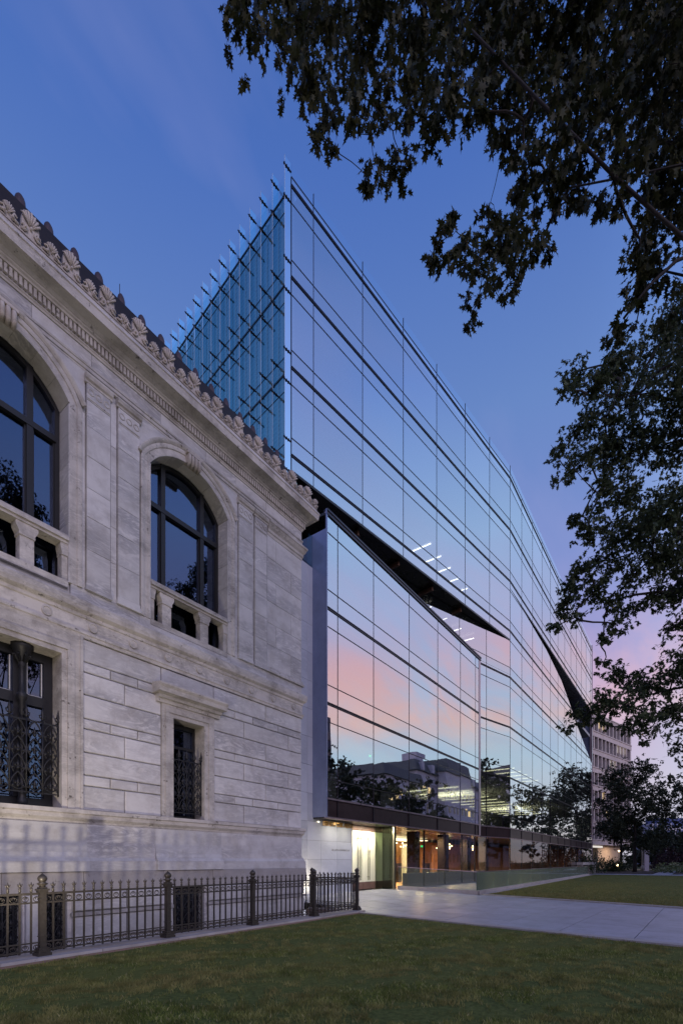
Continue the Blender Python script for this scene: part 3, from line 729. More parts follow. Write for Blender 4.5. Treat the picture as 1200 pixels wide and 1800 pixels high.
    for dx, w in ((-.72, .16), (.42, .16), (-1.12, .07), (1.12, .07)):
        m = MB(); x_ = cxw + dx
        m.box(x_ - w * .8, x_ + w * .8, YW + .02, YW + .20, 7.43, 7.95); m.box(x_ - w * .9, x_ + w * .9, YW + .0, YW + .22, 7.95, 8.0)
        m.prism([(x_ - w * .85, 8.0), (x_ + w * .85, 8.0), (x_ + w * 1.25, 8.12), (x_ + w * 1.25, 8.20), (x_ - w * 1.25, 8.20), (x_ - w * 1.25, 8.12)], YW - .0, YW + .22)
        part('balustrade_pier', m, MARBLE_T, SB)
# rectangular windows, lower storey
WN = part('window', (lambda mm: mm.box(7.345, 7.42, 10.88, 11.0, 2.7, 5.19).box(8.22, 8.295, 10.88, 11.0, 2.7, 5.19).box(7.42, 8.22, 10.88, 11.0, 5.08, 5.19).box(7.42, 8.22, 10.88, 11.0, 2.7, 2.8).box(7.42, 8.22, 10.88, 10.98, 4.55, 4.62))(MB()), WFRAME, SB)
for z0, z1 in ((2.8, 4.55), (4.62, 5.08)): m = MB(); m.box(7.42, 8.22, 10.93, 10.945, z0, z1); part('pane', m, GLO, WN)
fr = MB(); fr.box(2.605, 2.75, 10.88, 11.02, 2.7, 5.89); fr.box(4.52, 4.695, 10.88, 11.02, 2.7, 5.89); fr.box(2.75, 4.52, 10.88, 11.02, 5.72, 5.89); fr.box(2.75, 4.52, 10.88, 11.02, 2.7, 2.9)
fr.box(2.75, 4.52, 10.86, 11.02, 4.78, 4.98); fr.box(3.95, 4.19, 10.84, 11.02, 2.9, 5.72)
WN = part('window', fr, WFRAME, SB)
for a, b_ in ((2.75, 3.95), (4.19, 4.52)):
    for z0, z1 in ((2.9, 4.78), (4.98, 5.72)): m = MB(); m.box(a, b_, 10.94, 10.955, z0, z1); part('pane', m, GLO, WN)
m = MB()
for a, b_ in ((2.78, 3.92), (4.21, 4.50)):
    m.box(a, b_, 10.90, 10.92, 4.98, 5.005); m.box(b_ - .02, b_, 10.90, 10.92, 5.0, 5.7); m.box(a, a + .02, 10.90, 10.92, 5.0, 5.7)
part('pale_glazing_bead', m, simple('bead_paint', (.5, .5, .5), .5), WN)
# iron colonnette with capital
m = MB(); m.lathe(4.06, 10.72, [(.10, 2.72), (.10, 2.82), (.065, 2.9), (.055, 4.78), (.09, 4.84), (.10, 4.92), (.05, 4.98), (.045, 5.45), (.07, 5.5), (.06, 5.56), (.12, 5.66), (.17, 5.80), (.20, 5.83), (.20, 5.895)], 10)
for k in range(8): m.tube([(4.06 + .06 * cos(k * pi / 4), 10.72 + .06 * sin(k * pi / 4), 5.55), (4.06 + .13 * cos(k * pi / 4), 10.72 + .13 * sin(k * pi / 4), 5.68), (4.06 + .17 * cos(k * pi / 4), 10.72 + .17 * sin(k * pi / 4), 5.66)], .02, 4)
part('iron_colonnette', m, IRON_B, SB)
def grille(x0, x1, z0, z1, Y, cols, rows_, r=.011, mat=IRON_B, spear=True):
    m = MB(); w = (x1 - x0) / cols; h = (z1 - z0) / rows_
    for i in range(cols + 1): 
        m.tube([(x0 + w * i, Y, z0 - .08), (x0 + w * i, Y, z1 + .05)], r * 1.1, 5)
        if spear:
            x = x0 + w * i
            m.lathe(x, Y, [(.012, z1 + .05), (.035, z1 + .09), (.02, z1 + .12), (.04, z1 + .17), (.018, z1 + .24), (.002, z1 + .34)], 6)
            for s_ in (-1, 1): m.tube([(x, Y, z1 + .06), (x + s_ * .05, Y, z1 + .10), (x + s_ * .06, Y, z1 + .15), (x + s_ * .035, Y, z1 + .15)], .012, 4)
    for z in (z0 - .04, z1): m.box(x0, x1, Y - .012, Y + .012, z - .012, z + .012)
    for i in range(cols):
        cx = x0 + w * (i + .5)
        for s_ in (-1, 1):
            m.tube([(cx + s_ * w / 2, Y, z1 + .05), (cx + s_ * w * .3, Y, z1 - .02 + .03), (cx, Y, z1 + .0)], r * .8, 4)
        for j in range(rows_):
            zb = z0 + h * j
            for s_ in (-1, 1):
                pts = [(cx + s_ * w * .48 * cos(u * pi / 2) ** .8, Y, zb + h * .12 + h * .88 * u) for u in (0, .25, .5, .75, 1)]
                m.tube(pts, r, 4, cap=False)
                pts = [(cx + s_ * w * .48 * sin(u * pi / 2), Y, zb + h * (u * .9 - .35)) for u in (.35, .6, .8, 1)] if j else [(cx, Y, zb), (cx + s_ * w * .48, Y, zb + h * .2)]
                m.tube(pts, r * .9, 4, cap=False)
                m.tube([(cx, Y, zb + h * .25), (cx + s_ * w * .18, Y, zb + h * .36), (cx + s_ * w * .16, Y, zb + h * .46)], r * .9, 4)
                m.ball((cx + s_ * w * .30, Y, zb + h * .22), r * 1.7, 5, 4)
            m.lathe(cx, Y, [(.006, zb + h * .1), (.02, zb + h * .3), (.03, zb + h * .42), (.012, zb + h * .55), (.001, zb + h * .68)], 5)
            m.ball((cx, Y, zb + h * .22), r * 2.2, 5, 4)
    return m
G1 = part('window_grille', grille(2.62, 4.68, 3.02, 4.40, YW + .10, 7, 4, .016), IRON_B, SB)
G2 = part('window_grille', grille(7.36, 8.28, 2.90, 4.20, YW + .10, 4, 4, .013), IRON_B, SB)
for a, b_ in BW:
    part('basement_grille', grille(a + .03, b_ - .03, -.3, .9, YW + .02, max(2, int((b_ - a) / .3)), 4, .009, IRON_B, False), IRON_B, SB)
    m = MB(); m.box(a, b_, YW + .2, YW + .22, -1.2, .98); part('basement_pane', m, DGLASS, SB)
# entablature: architrave, frieze, dentils, corona, cymatium
x = XL; js = [XL, -1.6, .7, 3.0, 4.15, 5.32, 7.0, 8.35, 9.4, 10.6, 11.45, XC]
m = MB(); m.mould([(-.06, 12.10), (.0, 12.10), (.0, 12.14), (.02, 12.15), (.02, 12.22), (.035, 12.23), (.04, 12.27), (.01, 12.28), (-.06, 12.28)], XL, 0, XC, 16); part('architrave', m, MARBLE_T, SB)
for a, b_ in zip(js[:-1], js[1:]): m = MB(); m.block(a + .003, b_ - .003 if b_ < XC else b_, 12.28, 12.58, YW - .0, .06, .004); part('frieze_block', m, MARBLE, SB)
m = MB(); m.mould([(-.06, 12.58), (.02, 12.58), (.03, 12.61), (.05, 12.63), (.05, 12.65), (.03, 12.66), (.03, 12.84), (.11, 12.845), (.12, 12.88), (.15, 12.90), (.16, 12.93), (-.06, 12.93)], XL, 0, XC, 16); part('bed_moulding', m, MARBLE_T, SB)
m = MB(); x = XL
while x < XC + .05: m.box(x, x + .052, YW - .095, YW - .03, 12.67, 12.835); x += .084
y = YW + .0
while y < 14: m.box(XC + .03, XC + .095, y, y + .052, 12.67, 12.835); y += .084
part('dentil_course', m, MARBLE_T, SB, kind='stuff')
m = MB(); m.mould([(-.06, 12.93), (.17, 12.93), (.20, 12.96), (.22, 12.98), (.24, 12.985), (.36, 13.03), (.40, 13.02), (.41, 13.10), (.42, 13.18), (.44, 13.20), (.42, 13.26), (.37, 13.33), (.34, 13.40), (-.06, 13.42)], XL, 0, XC, 16)
part('cornice', m, MARBLE_T, SB)
# cresting
def antefix(w, h):
    m = MB(); k = 10
    out = [(-w * .5, 0)] + [(w * .5 * math.copysign(abs(cos(a)) ** .7, -cos(a)), h * .35 + h * .65 * sin(a) ** .9) for a in [pi * i / k for i in range(k + 1)]] + [(w * .5, 0)]
    m.prism(out, -.02, .05)
    for i in range(7):
        a = -.80 + 1.6 * i / 6; l = h * .60 * (1 - .22 * abs(a))
        p0 = Vector((0, -.02, h * .38)); d = Vector((sin(a), 0, cos(a)))
        m.tube([p0 + d * l * .12, p0 + d * l * .45 + Vector((0, -.035, 0)), p0 + d * l * .85 + Vector((0, -.045, 0)), p0 + d * l * 1.0], [.008, w * .055, w * .07, w * .03], 5)
    m.ball((0, -.04, h * .36), (w * .08, .04, w * .10), 7, 5)
    for s_ in (-1, 1):
        pts = []
        for i in range(14):
            a = i * .62; r = w * .26 * (1 - i / 17); pts.append((s_ * (w * .34 + r * cos(a) * .8), -.045, h * .20 + r * sin(a) * .9))
        m.tube(pts, w * .035, 5)
        m.ball((s_ * w * .34, -.05, h * .2), (w * .09, .05, w * .09), 6, 5)
    return m
big = antefix(.33, .50).mesh('antefix', MARBLE_C); sml = antefix(.21, .29).mesh('small_antefix', MARBLE_C)
def connector():
    m = MB()
    for s_ in (-1, 1):
        m.tube([(s_ * .02, -.03, .06), (s_ * .08, -.045, .05), (s_ * .13, -.045, .10), (s_ * .10, -.045, .16), (s_ * .05, -.04, .13)], .022, 5)
    m.box(-.13, .13, -.02, .04, 0, .07); return m.mesh('scroll_stone', MARBLE_C)
con = connector()
YC = YW - .34
for i in range(22):
    xx = 3.985 + .372 * (i - 8) * 1.0
    xx = 3.985 + .372 * (i - 6)
    if XL < xx < XC + .1:
        inst('antefix', big if i % 2 == 0 else sml, SB, (xx, YC, 13.40))
for i in range(23):
    xx = 3.985 + .186 + .372 * (i - 7)
    if xx < XC + .3: inst('scroll_stone', con, SB, (xx, YC, 13.40))
for i in range(22, 32):
    xx = 3.985 + .372 * (i - 6)
    if xx < XC + .34:
        inst('antefix', big if i % 2 == 0 else sml, SB, (xx, YC, 13.40))
        if xx + .186 < XC + .3: inst('scroll_stone', con, SB, (xx + .186, YC, 13.40))
for j in range(4): inst('antefix', big if j % 2 == 0 else sml, SB, (XC + .31, YC + .4 + .372 * j, 13.40), pi / 2)
# roof edge behind the cresting
m = MB(); m.mould([(-.35, 13.40), (.10, 13.40), (.02, 14.0), (.0, 14.02), (.0, 14.12), (-.06, 14.16), (-.06, 14.30), (-.12, 14.34), (-.12, 14.50), (-.35, 14.50)], XL, 0, XC - .6, 16)
part('roof', m, ROOFM, SB)
te = MB(); te.ball((0, 0, 0), (.10, .07, .21), 10, 8)
tme = te.mesh('roof_tile_end', ROOFT)
for i in range(26): inst('roof_tile_end', tme, SB, (11.3 - .52 * i, YW + .2, 14.55))
m = MB(); m.tube([(6.15, YW + .35, 14.3), (6.15, YW + .35, 15.15)], .008, 5); part('lightning_rod', m, IRON, SB)
m = MB(); m.box(11.72, 11.98, YW - .10, YW + .12, 13.42, 13.86); m.tube([(11.72, YW, 13.86), (11.80, YW, 13.98), (11.95, YW, 13.94), (12.02, YW, 13.84)], [.08, .10, .08, .05], 8); m.box(11.68, 12.02, YW - .13, YW + .15, 13.40, 13.50)
part('copper_flashing', m, COPPER, SB)

# ================================================================ IRON FENCE
FY = 8.52; FX1 = 12.62
FN = thing('iron_fence', (FX1, FY, 0), 'ornate cast iron area fence on a stone kerb in front of the marble building', 'fence')
ck = MB(); ck.box(XL - 4, FX1 + .14, 8.30, 8.34, -.1, .045); 
km2 = part('kerb_base', MB().box(XL - 4, FX1 + .14, 8.312, 8.88, -.7, .035).box(FX1 - .14, FX1 + .14, 8.88, 10.5, -.7, .035), BRICKK, FN)
xx = XL - 4
while xx < FX1:
    x1 = min(xx + 1.55, FX1 + .15); 
    if FX1 - x1 < .6: x1 = FX1 + .15
    m = MB(); m.box(xx + .006, x1 - .006, 8.30, 8.86, .036, .085); part('coping_stone', m, CURB, FN); xx = x1
m = MB(); m.box(FX1 - .15, FX1 + .15, 8.866, 10.36, .036, .085); part('coping_stone', m, CURB, FN)
def post_mb(cx, cy, z0=.085):
    m = MB()
    for w, a, b_ in ((.105, 0, .05), (.09, .05, .09), (.075, .09, .13), (.046, .13, 1.02), (.065, 1.02, 1.05), (.08, 1.05, 1.08), (.055, 1.08, 1.11)):
        m.box(cx - w, cx + w, cy - w, cy + w, z0 + a, z0 + b_)
    m.lathe(cx, cy, [(.05, z0 + 1.11), (.045, z0 + 1.13), (.078, z0 + 1.155), (.082, z0 + 1.165), (.045, z0 + 1.185), (.05, z0 + 1.195), (.066, z0 + 1.22), (.072, z0 + 1.25), (.06, z0 + 1.28), (.03, z0 + 1.305), (.004, z0 + 1.33)], 12)
    for w in (.048,):
        for zz in (.30, .9): m.box(cx - w - .006, cx + w + .006, cy - w - .006, cy + w + .006, z0 + zz, z0 + zz + .02)
    return m
pme = post_mb(0, 0, 0).mesh('post', IRON)
posts = [FX1 - .08 - 2.24 * 0, 10.49, 8.16, 5.84, 3.52, 1.20, -1.12]
posts[0] = FX1
for p in posts: inst('post', pme, FN, (p, FY, .085))
inst('post', pme, FN, (FX1, 10.34, .085))
def bar_mb():
    m = MB(); m.box(-.013, .013, -.013, .013, .05, 1.03)
    m.lathe(0, 0, [(.014, 1.03), (.024, 1.05), (.014, 1.07), (.026, 1.09), (.012, 1.105), (.008, 1.12), (.022, 1.14), (.012, 1.165), (.001, 1.20)], 6)
    for s_ in (-1, 1): m.tube([(0, 0, 1.10), (s_ * .022, 0, 1.125), (s_ * .034, 0, 1.15), (s_ * .03, 0, 1.165)], .006, 4)
    return m
bme = bar_mb().mesh('bar', IRON)
def scroll_mb(bands):
    m = MB()
    for zb, zt in bands:
        zc_ = (zb + zt) / 2; r = (zt - zb) * .5
        for s_ in (-1, 1):
            pts = []
            for i in range(11):
                a = -pi / 2 + s_ * (-.2) + s_ * i * .55; rr = .058 * (1 - i / 14)
                pts.append((s_ * .002 + rr * cos(a) * 1.0, 0, zc_ + rr * sin(a) * .9))
            m.tube(pts, .007, 4)
        m.ball((0, 0, zc_ + r * .5), .014, 5, 4)
    return m
smes = [scroll_mb([b_]).mesh('scroll', IRON) for b_ in ((.87, .98), (.10, .20))]
def run(p0, p1, ax):
    n = max(2, round(abs(p1 - p0) / .166)); st = (p1 - p0) / n
    for k in range(1, n):
        loc = (p0 + st * k, FY, .085) if ax == 'x' else (FX1, p0 + st * k, .085)
        inst('bar', bme, FN, loc, 0 if ax == 'x' else pi / 2)
    for k in range(n):
        loc = (p0 + st * (k + .5), FY, .085) if ax == 'x' else (FX1, p0 + st * (k + .5), .085)
        for sme in smes: inst('scroll', sme, FN, loc, 0 if ax == 'x' else pi / 2)
    m = MB()
    for z0, z1 in ((.985, 1.02), (.845, .87), (.205, .225), (.075, .098)):
        a, b_ = sorted((p0, p1))
        if ax == 'x': m.box(a + .06, b_ - .06, FY - .018, FY + .018, z0 + .085, z1 + .085)
        else: m.box(FX1 - .018, FX1 + .018, a + .06, b_ - .06, z0 + .085, z1 + .085)
    part('rail', m, IRON, FN)
for a, b_ in zip(posts[1:], posts[:-1]): run(a, b_, 'x')
run(FY, 10.34, 'y')

# ================================================================ GLASS BUILDING
GB = thing('glass_office_building', (15, 13.4, 0), 'tall faceted glass curtain wall office block mirroring the pink sunset', 'building')
D1 = Vector((cos(radians(-7.42)), sin(radians(-7.42)))); N1 = Vector((-D1.y, D1.x))
P0 = Vector((15.07, 13.45)); K = Vector((35.92, 10.74)); L1 = (K - P0).length
D1 = (K - P0).normalized(); N1 = Vector((-D1.y, D1.x))
DL = Vector((cos(radians(-12.9)), sin(radians(-12.9)))); NL_ = Vector((-DL.y, DL.x))
FLR = [4.1, 7.75, 11.45, 15.1, 18.5, 22.15, 25.9, 29.7]; TOP = 30.56; SOF = 17.9
npane = [0]; rest = MB()
def pane(P, mats=(GL, GLC), front=True):
    """P: 4 or more world points of the outer face (counter-clockwise from outside); gets thickness inwards"""
    P = [Vector(p) for p in P]; n_ = (P[1] - P[0]).cross(P[2] - P[0]).normalized()
    off = -n_ * .024; k = len(P); npane[0] += 1
    m = MB() if npane[0] <= 295 else rest
    vs = P + [p + off for p in P]
    m.add(vs, [tuple(range(k))], 0); o = len(m.v) - 2 * k
    for i in range(k): m.f.append((o + (i + 1) % k, o + i, o + i + k, o + (i + 1) % k + k)); m.mi.append(1); m.sm.append(False)
    m.f.append(tuple(o + i for i in range(2 * k - 1, k - 1, -1))); m.mi.append(1); m.sm.append(False)
    if m is not rest: part('glass_pane', m, list(mats), GB)
def zlist(lo, hi):
    z = {lo, hi}
    for f in FLR:
        for d in (-.72, 0, .72):
            v = f + d
            if lo + .15 < v < hi - .1: z.add(v)
    return sorted(z)
def curtain(o, u, brk, lo, hi, vis=None, lowf=None, hif=None, thick=True, mullion_out=.035):
    """o origin 2D, u along (left to right seen from outside), brk along positions; lowf/hif: functions of s for sloping edges"""
    nin = Vector((-u.y, u.x)); zs = zlist(lo, hi)
    Q = lambda s_, z, d=0: (o.x + u.x * s_ + nin.x * d, o.y + u.y * s_ + nin.y * d, z)
    for a, b_ in zip(brk[:-1], brk[1:]):
        for z0, z1 in zip(zs[:-1], zs[1:]):
            la = lowf(a) if lowf else lo; lb = lowf(b_) if lowf else lo; ha = hif(a) if hif else hi; hb = hif(b_) if hif else hi
            a0, b0 = max(z0, la), max(z0, lb); a1, b1 = min(z1, ha), min(z1, hb)
            g = .008
            poly = []
            # clip quad by sloping edges (linear inside a bay)
            S_ = 6
            lowp = [(a + g + (b_ - a - 2 * g) * i / S_) for i in range(S_ + 1)] if (lowf or hif) else [a + g, b_ - g]
            lows = [(s_, max(z0 + g, (lowf(s_) if lowf else lo))) for s_ in lowp]; highs = [(s_, min(z1 - g, (hif(s_) if hif else hi))) for s_ in lowp]
            if all(h[1] - l[1] < .03 for l, h in zip(lows, highs)): continue
            if lowf or hif:
                keep = [i for i in range(len(lows)) if highs[i][1] - lows[i][1] > .005]
                i0, i1 = keep[0], keep[-1]
                if i1 == i0: continue
                lows = lows[i0:i1 + 1]; highs = highs[i0:i1 + 1]
                if abs(lows[0][1] - z0 - g) < 1e-6 and abs(lows[-1][1] - z0 - g) < 1e-6: lows = [lows[0], lows[-1]]
                if abs(highs[0][1] - z1 + g) < 1e-6 and abs(highs[-1][1] - z1 + g) < 1e-6: highs = [highs[0], highs[-1]]
            poly = [Q(s_, z) for s_, z in lows] + [Q(s_, z) for s_, z in reversed(highs)]
            pane(poly)
    # verticals
    for s_ in brk:
        a = lowf(s_) if lowf else lo; b_ = hif(s_) if hif else hi
        if b_ - a < .2: continue
        m = MB(); m.obox(o, u, nin, s_ - .012, s_ + .012, -.012, .06, a, b_); part('mullion', m, BRONZE, GB)
    for z in zs[1:-1]:
        t = any(abs(z - f) < .01 for f in FLR)
        h = .065 if t else .015; m = MB()
        sel = [s_ for s_ in np.linspace(brk[0], brk[-1], 60) if (not lowf or lowf(s_) < z) and (not hif or hif(s_) > z)]
        if len(sel) < 2: continue
        if t:
            m.obox(o, u, nin, sel[0], sel[-1], -.030, .10, z - .058, z - .012); m.obox(o, u, nin, sel[0], sel[-1], -.040, .10, z + .012, z + .046)
            part('floor_rail', m, BRONZE, GB)
        else:
            m.obox(o, u, nin, sel[0], sel[-1], -.014, .06, z - h, z + h); part('transom', m, BRONZE, GB)
# --- F1 upper prow
b1s = [0, 1.26] + [1.26 + 3.296 * i for i in range(1, 6)] + [L1]
b1s = [0, 1.26, 4.52, 7.84, 11.12, 14.44, 17.78, L1]
curtain(P0, D1, b1s, SOF, TOP - .49)
# --- F1 lower receding plane (bays measured back from K)
LB = 21.0; OL = K - DL * LB
bl_ = [LB - 3.13 * i for i in range(6, -1, -1)]
x_at = lambda s_: (OL + DL * s_).x
curtain(OL, DL, bl_[:], 15.3, SOF)
b2_ = [LB - 4.36, LB - 3.13, LB]
curtain(OL, DL, [LB - 4.36, LB - 3.13, LB], 4.1, 15.3)
# --- F2
D0 = Vector((1, 0)); N0 = Vector((0, 1)); L2 = 36.3
b2s = [0] + [3.0 + 3.17 * i for i in range(0, 11)]; b2s = b2s[:-1] + [L2] if b2s[-1] > L2 - 1 else b2s + [L2]
K2 = Vector((K.x, K.y))
def notch_low(s_):
    pts = [(0, 21.62), (6, 21.3), (11, 21.0), (17.3, 20.1), (21.3, 18.9), (26, 17.3), (36.4, 14.5)]
    return float(np.interp(s_, [p[0] for p in pts], [p[1] for p in pts]))
curtain(K2, D0, b2s, 21.65, TOP - .49)
curtain(K2, D0, b2s, 4.1, 21.64, hif=lambda s_: notch_low(s_))
# --- F0 lower left volume
X0, Y0, X1 = 14.82, 11.41, 31.65
O0 = Vector((X0, Y0)); b0s = [0, .70, 3.34, 6.78, 10.14, 13.38, 15.98, X1 - X0]
b0s = [0, .72, 3.40, 6.74, 10.10, 13.36, 15.9, X1 - X0 - .35]
curtain(O0, D0, b0s, 4.1, 15.1)
m = MB(); m.box(X0 - .02, X1, Y0 - .05, Y0 + .12, 15.03, 15.12); m.box(X0 - .02, X1, Y0 - .07, Y0 + .12, 15.17, 15.25); part('floor_rail', m, BRONZE, GB)
m = MB(); m.box(X0 - .01, X1 - .3, Y0 - .03, Y0 + .1, 15.12, 15.17); part('edge_trim', m, RAILM, GB)
m = MB(); m.box(X1 - .34, X1, Y0 - .01, Y0 + .3, 3.35, 15.05); part('corner_panel', m, RAILM, GB)
m = MB(); m.box(X0 - .03, X0 + .02, Y0 - .03, Y0 + .02, 3.32, 15.25); part('corner_mullion', m, BLUEM, GB)
m = MB(); m.box(X0 - .02, X0 + .02, Y0 + .021, 13.0, 3.35, 14.5); part('side_panel', m, BLUEM, GB, 'blue metal side panel beside the marble cladding')
m = MB(); m.box(X0 + .03, X1, Y0 + .13, 24, 15.10, 15.2); part('terrace_roof', m, SOFF, GB)
# spandrel band & lit rail over ground floor (F0, F1L, F2)
def spandrel(o, u, brk, z0=3.36, z1=4.02):
    nin = Vector((-u.y, u.x))
    for a, b_ in zip(brk[:-1], brk[1:]):
        m = MB(); m.obox(o, u, nin, a + .03, b_ - .03, .02, .1, z0, z1); part('spandrel_panel', m, SPAND, GB)
        m = MB(); m.obox(o, u, nin, b_ - .025, b_ + .025, -.02, .1, z0, z1); part('spandrel_mullion', m, BRONZE, GB)
    m = MB(); m.obox(o, u, nin, brk[0], brk[-1], -.05, .12, z1 + .005, z1 + .06); m.obox(o, u, nin, brk[0], brk[-1], -.05, .12, z0 - .06, z0 - .005); part('edge_trim', m, RAILM, GB)
spandrel(O0, D0, b0s); spandrel(OL, DL, b2_); spandrel(K2, D0, b2s)
# ground floor glazing
def shop(o, u, brk, z0, z1):
    nin = Vector((-u.y, u.x))
    Q = lambda s_, z: (o.x + u.x * s_, o.y + u.y * s_, z)
    for a, b_ in zip(brk[:-1], brk[1:]):
        m = MB(); vs = [Vector(Q(a + .02, z0)), Vector(Q(b_ - .02, z0)), Vector(Q(b_ - .02, z1)), Vector(Q(a + .02, z1))]
        off = Vector((nin.x, nin.y, 0)) * .02; m.add(vs, [(0, 1, 2, 3)], 0); m.add([v + off for v in vs], [(3, 2, 1, 0)], 1)
        m.add(vs + [v + off for v in vs], [(0, 4, 5, 1), (1, 5, 6, 2), (2, 6, 7, 3), (3, 7, 4, 0)], 1)
        part('shop_window', m, [GLS, GLC], GB)
        m = MB(); m.obox(o, u, nin, b_ - .02, b_ + .02, -.02, .08, z0, z1); part('mullion', m, BRONZE, GB)
OS = Vector((20.3, 11.62))
shop(OS, D0, [0, 3.4, 6.1, 8.7, 10.9], .3, 3.3)
shop(OL, DL, b2_, .2, 3.3)
shop(K2, D0, b2s, .15, 3.3)
# floor slabs, ceilings, inner core, columns
def poly_up(off): 
    a = P0 + D1 * .15 + N1 * off; b_ = K + N1 * off; return a, b_
for f in FLR[4:]:
    m = MB(); m.prismz([tuple(P0 + N1 * .15 + D1 * .45), tuple(K + Vector((0, .25))), (71.5, 10.95), (71.5, 24), tuple(P0 + N1 * 12 + D1 * .45)], f - .28, f + .06); part('floor_slab', m, CEIL, GB)
for f in (4.1, 7.75, 11.45):
    m = MB(); m.prismz([(X0 + .2, Y0 + .15), (X1 - .4, Y0 + .35), tuple(K + Vector((-.2, .35))), (71.5, 10.95), (71.5, 24), (X0 + .2, 24)], f - .28, f + .06); part('floor_slab', m, CEIL, GB)
m = MB(); m.prismz([(X1 - 8, 13.2), tuple(K + Vector((-.2, .35))), (71.5, 10.95), (71.5, 24), (X1 - 8, 24)], 15.22, 15.28); part('floor_slab', m, CEIL, GB)
m = MB(); m.box(X0 + .3, 71.5, 19.5, 19.8, 3.3, 17.6); m.box(16.8, 71, 21, 21.3, 18.0, 29.6); part('core_wall', m, SLAB, GB)
# soffit of the prow
m = MB(); m.prismz([tuple(P0), tuple(K), tuple(K + Vector((0, .3))), tuple(K + Vector((0, 14))), tuple(P0 + N1 * 13)], 17.80, 17.9); part('soffit', m, SOFF, GB)
m = MB()
for i in range(5):
    s_ = 1.2 + 3.3 * i; m.obox(P0, D1, N1, s_, s_ + .12, .3, 9, 17.55, 17.8)
m.obox(P0, D1, N1, .2, 17, 2.2, 2.35, 17.5, 17.8)
part('soffit_beam', m, simple('rust_beam', (.10, .05, .03), .6, .3), GB)
# notch on F2: soffit, back and sloping sill
m = MB(); m.box(K.x + .2, K.x + L2, K.y + .02, K.y + 2.4, 21.58, 21.68)
ss = np.linspace(.2, L2, 12)
for a, b_ in zip(ss[:-1], ss[1:]):
    m.add([(K.x + a, K.y + .02, notch_low(a)), (K.x + b_, K.y + .02, notch_low(b_)), (K.x + b_, K.y + 2.4, notch_low(b_) - .1), (K.x + a, K.y + 2.4, notch_low(a) - .1)], [(0, 1, 2, 3)])
    m.add([(K.x + a, K.y + 1.6, notch_low(a) - .1), (K.x + b_, K.y + 1.6, notch_low(b_) - .1), (K.x + b_, K.y + 1.6, 21.6), (K.x + a, K.y + 1.6, 21.6)], [(0, 3, 2, 1)])
part('notch_lining', m, SOFF, GB)
# top: parapet glass, roof slab
def parapet(o, u, brk, z0, z1):
    nin = Vector((-u.y, u.x))
    for a, b_ in zip(brk[:-1], brk[1:]):
        m = MB(); m.opane(o, u, nin, a + .012, b_ - .012, 0, .03, z0 + .02, z1); part('parapet_glass', m, [GLP, GLC], GB)
    m = MB(); m.obox(o, u, nin, brk[0], brk[-1], -.012, .05, z0 - .02, z0 + .02); part('transom', m, BRONZE, GB)
parapet(P0, D1, b1s, TOP - .49, TOP); parapet(K2, D0, b2s, TOP - .49, TOP)
# --- left fin facade
UL = -N1                                  # left to right seen from outside runs towards P0
OLf = P0 + N1 * 16.0; LL = 16.0; nin = Vector((-UL.y, UL.x))   # nin points into the building
fb = [LL - .79 * i for i in range(20, -1, -1)]
zs = [13.0, 14.4, 15.1, 15.8] + [z for z in zlist(16.4, TOP - .49)]
for a, b_ in zip(fb[:-1], fb[1:]):
    for z0, z1 in ((13, 14.4), (14.4, 15.8), (15.8, 17.8), (17.8, 19.2), (19.2, 21.45), (21.45, 22.85), (22.85, 25.2), (25.2, 26.6), (26.6, 29.0), (29.0, 30.3)):
        m = MB(); m.opane(OLf, UL, nin, a + .01, b_ - .01, 0, .025, z0 + .01, z1 - .01); part('blue_glass_panel', m, [GLB, GLC], GB)
# inner layer: bright vertical strips alternating with louvred panels
LST = simple('pale_blue_frosted_strip', (.85, .97, 1.0), .35, 0, .05, 3); LDK = NB('louvred_blue_panel')
_tc = LDK.n('ShaderNodeTexCoord'); _w = LDK.n('ShaderNodeTexWave', {'Vector': _tc.outputs['Object'], 'Scale': 1.6}, bands_direction='Z')
LDKM = LDK.out(LDK.n('ShaderNodeBsdfPrincipled', {'Base Color': LDK.ramp(_w.outputs[0], [(.35, (.05, .26, .42)), (.65, (.14, .42, .58))]), 'Roughness': .5}).outputs[0])
for i, (a, b_) in enumerate(zip(fb[:-1], fb[1:])):
    m = MB(); m.obox(OLf, UL, nin, a + .04, a + .20, .06, .10, 12, 29.9); part('frosted_strip', m, LST, GB)
    m = MB(); m.obox(OLf, UL, nin, a + .22, b_ - .02, .14, .18, 12, 29.8); part('louvre_panel', m, LDKM, GB)
for f in FLR[3:]:
    m = MB(); m.obox(OLf, UL, nin, 0, LL, -.02, .05, f - .04, f + .04); part('floor_rail', m, BRONZE, GB)
for f in FLR[3:]:
    for d in (-.72, .72):
        if f + d > TOP - .4: continue
        m = MB(); m.obox(OLf, UL, nin, 0, LL, -.01, .03, f + d - .010, f + d + .010); part('transom', m, BRONZE, GB)
finm = []
for i, s_ in enumerate(fb):
    last = i == len(fb) - 1; m = MB(); tz = TOP + .06
    m.obox(OLf, UL, nin, s_ - .013, s_ + .013, -.36, -.03, 12.5, tz, 1)
    m.mi = [1, 1, 2, 1, 1, 0]
    part('glass_fin', m, [GLF if not last else GLFC, GLC, LST], GB)
    for f in FLR[3:]:
        for d in (-.72, .55):
            z = f + d
            if z > TOP or z < 14: continue
            m = MB(); m.obox(OLf, UL, nin, s_ - .016, s_ + .016, -.46 if not last else -.42, .0, z - .016, z + .016)
            for q in (-.40, -.28, -.16): m.obox(OLf, UL, nin, s_ - .035, s_ + .035, q, q + .03, z - .035, z + .035)
            part('fin_bracket', m, BRONZE, GB)
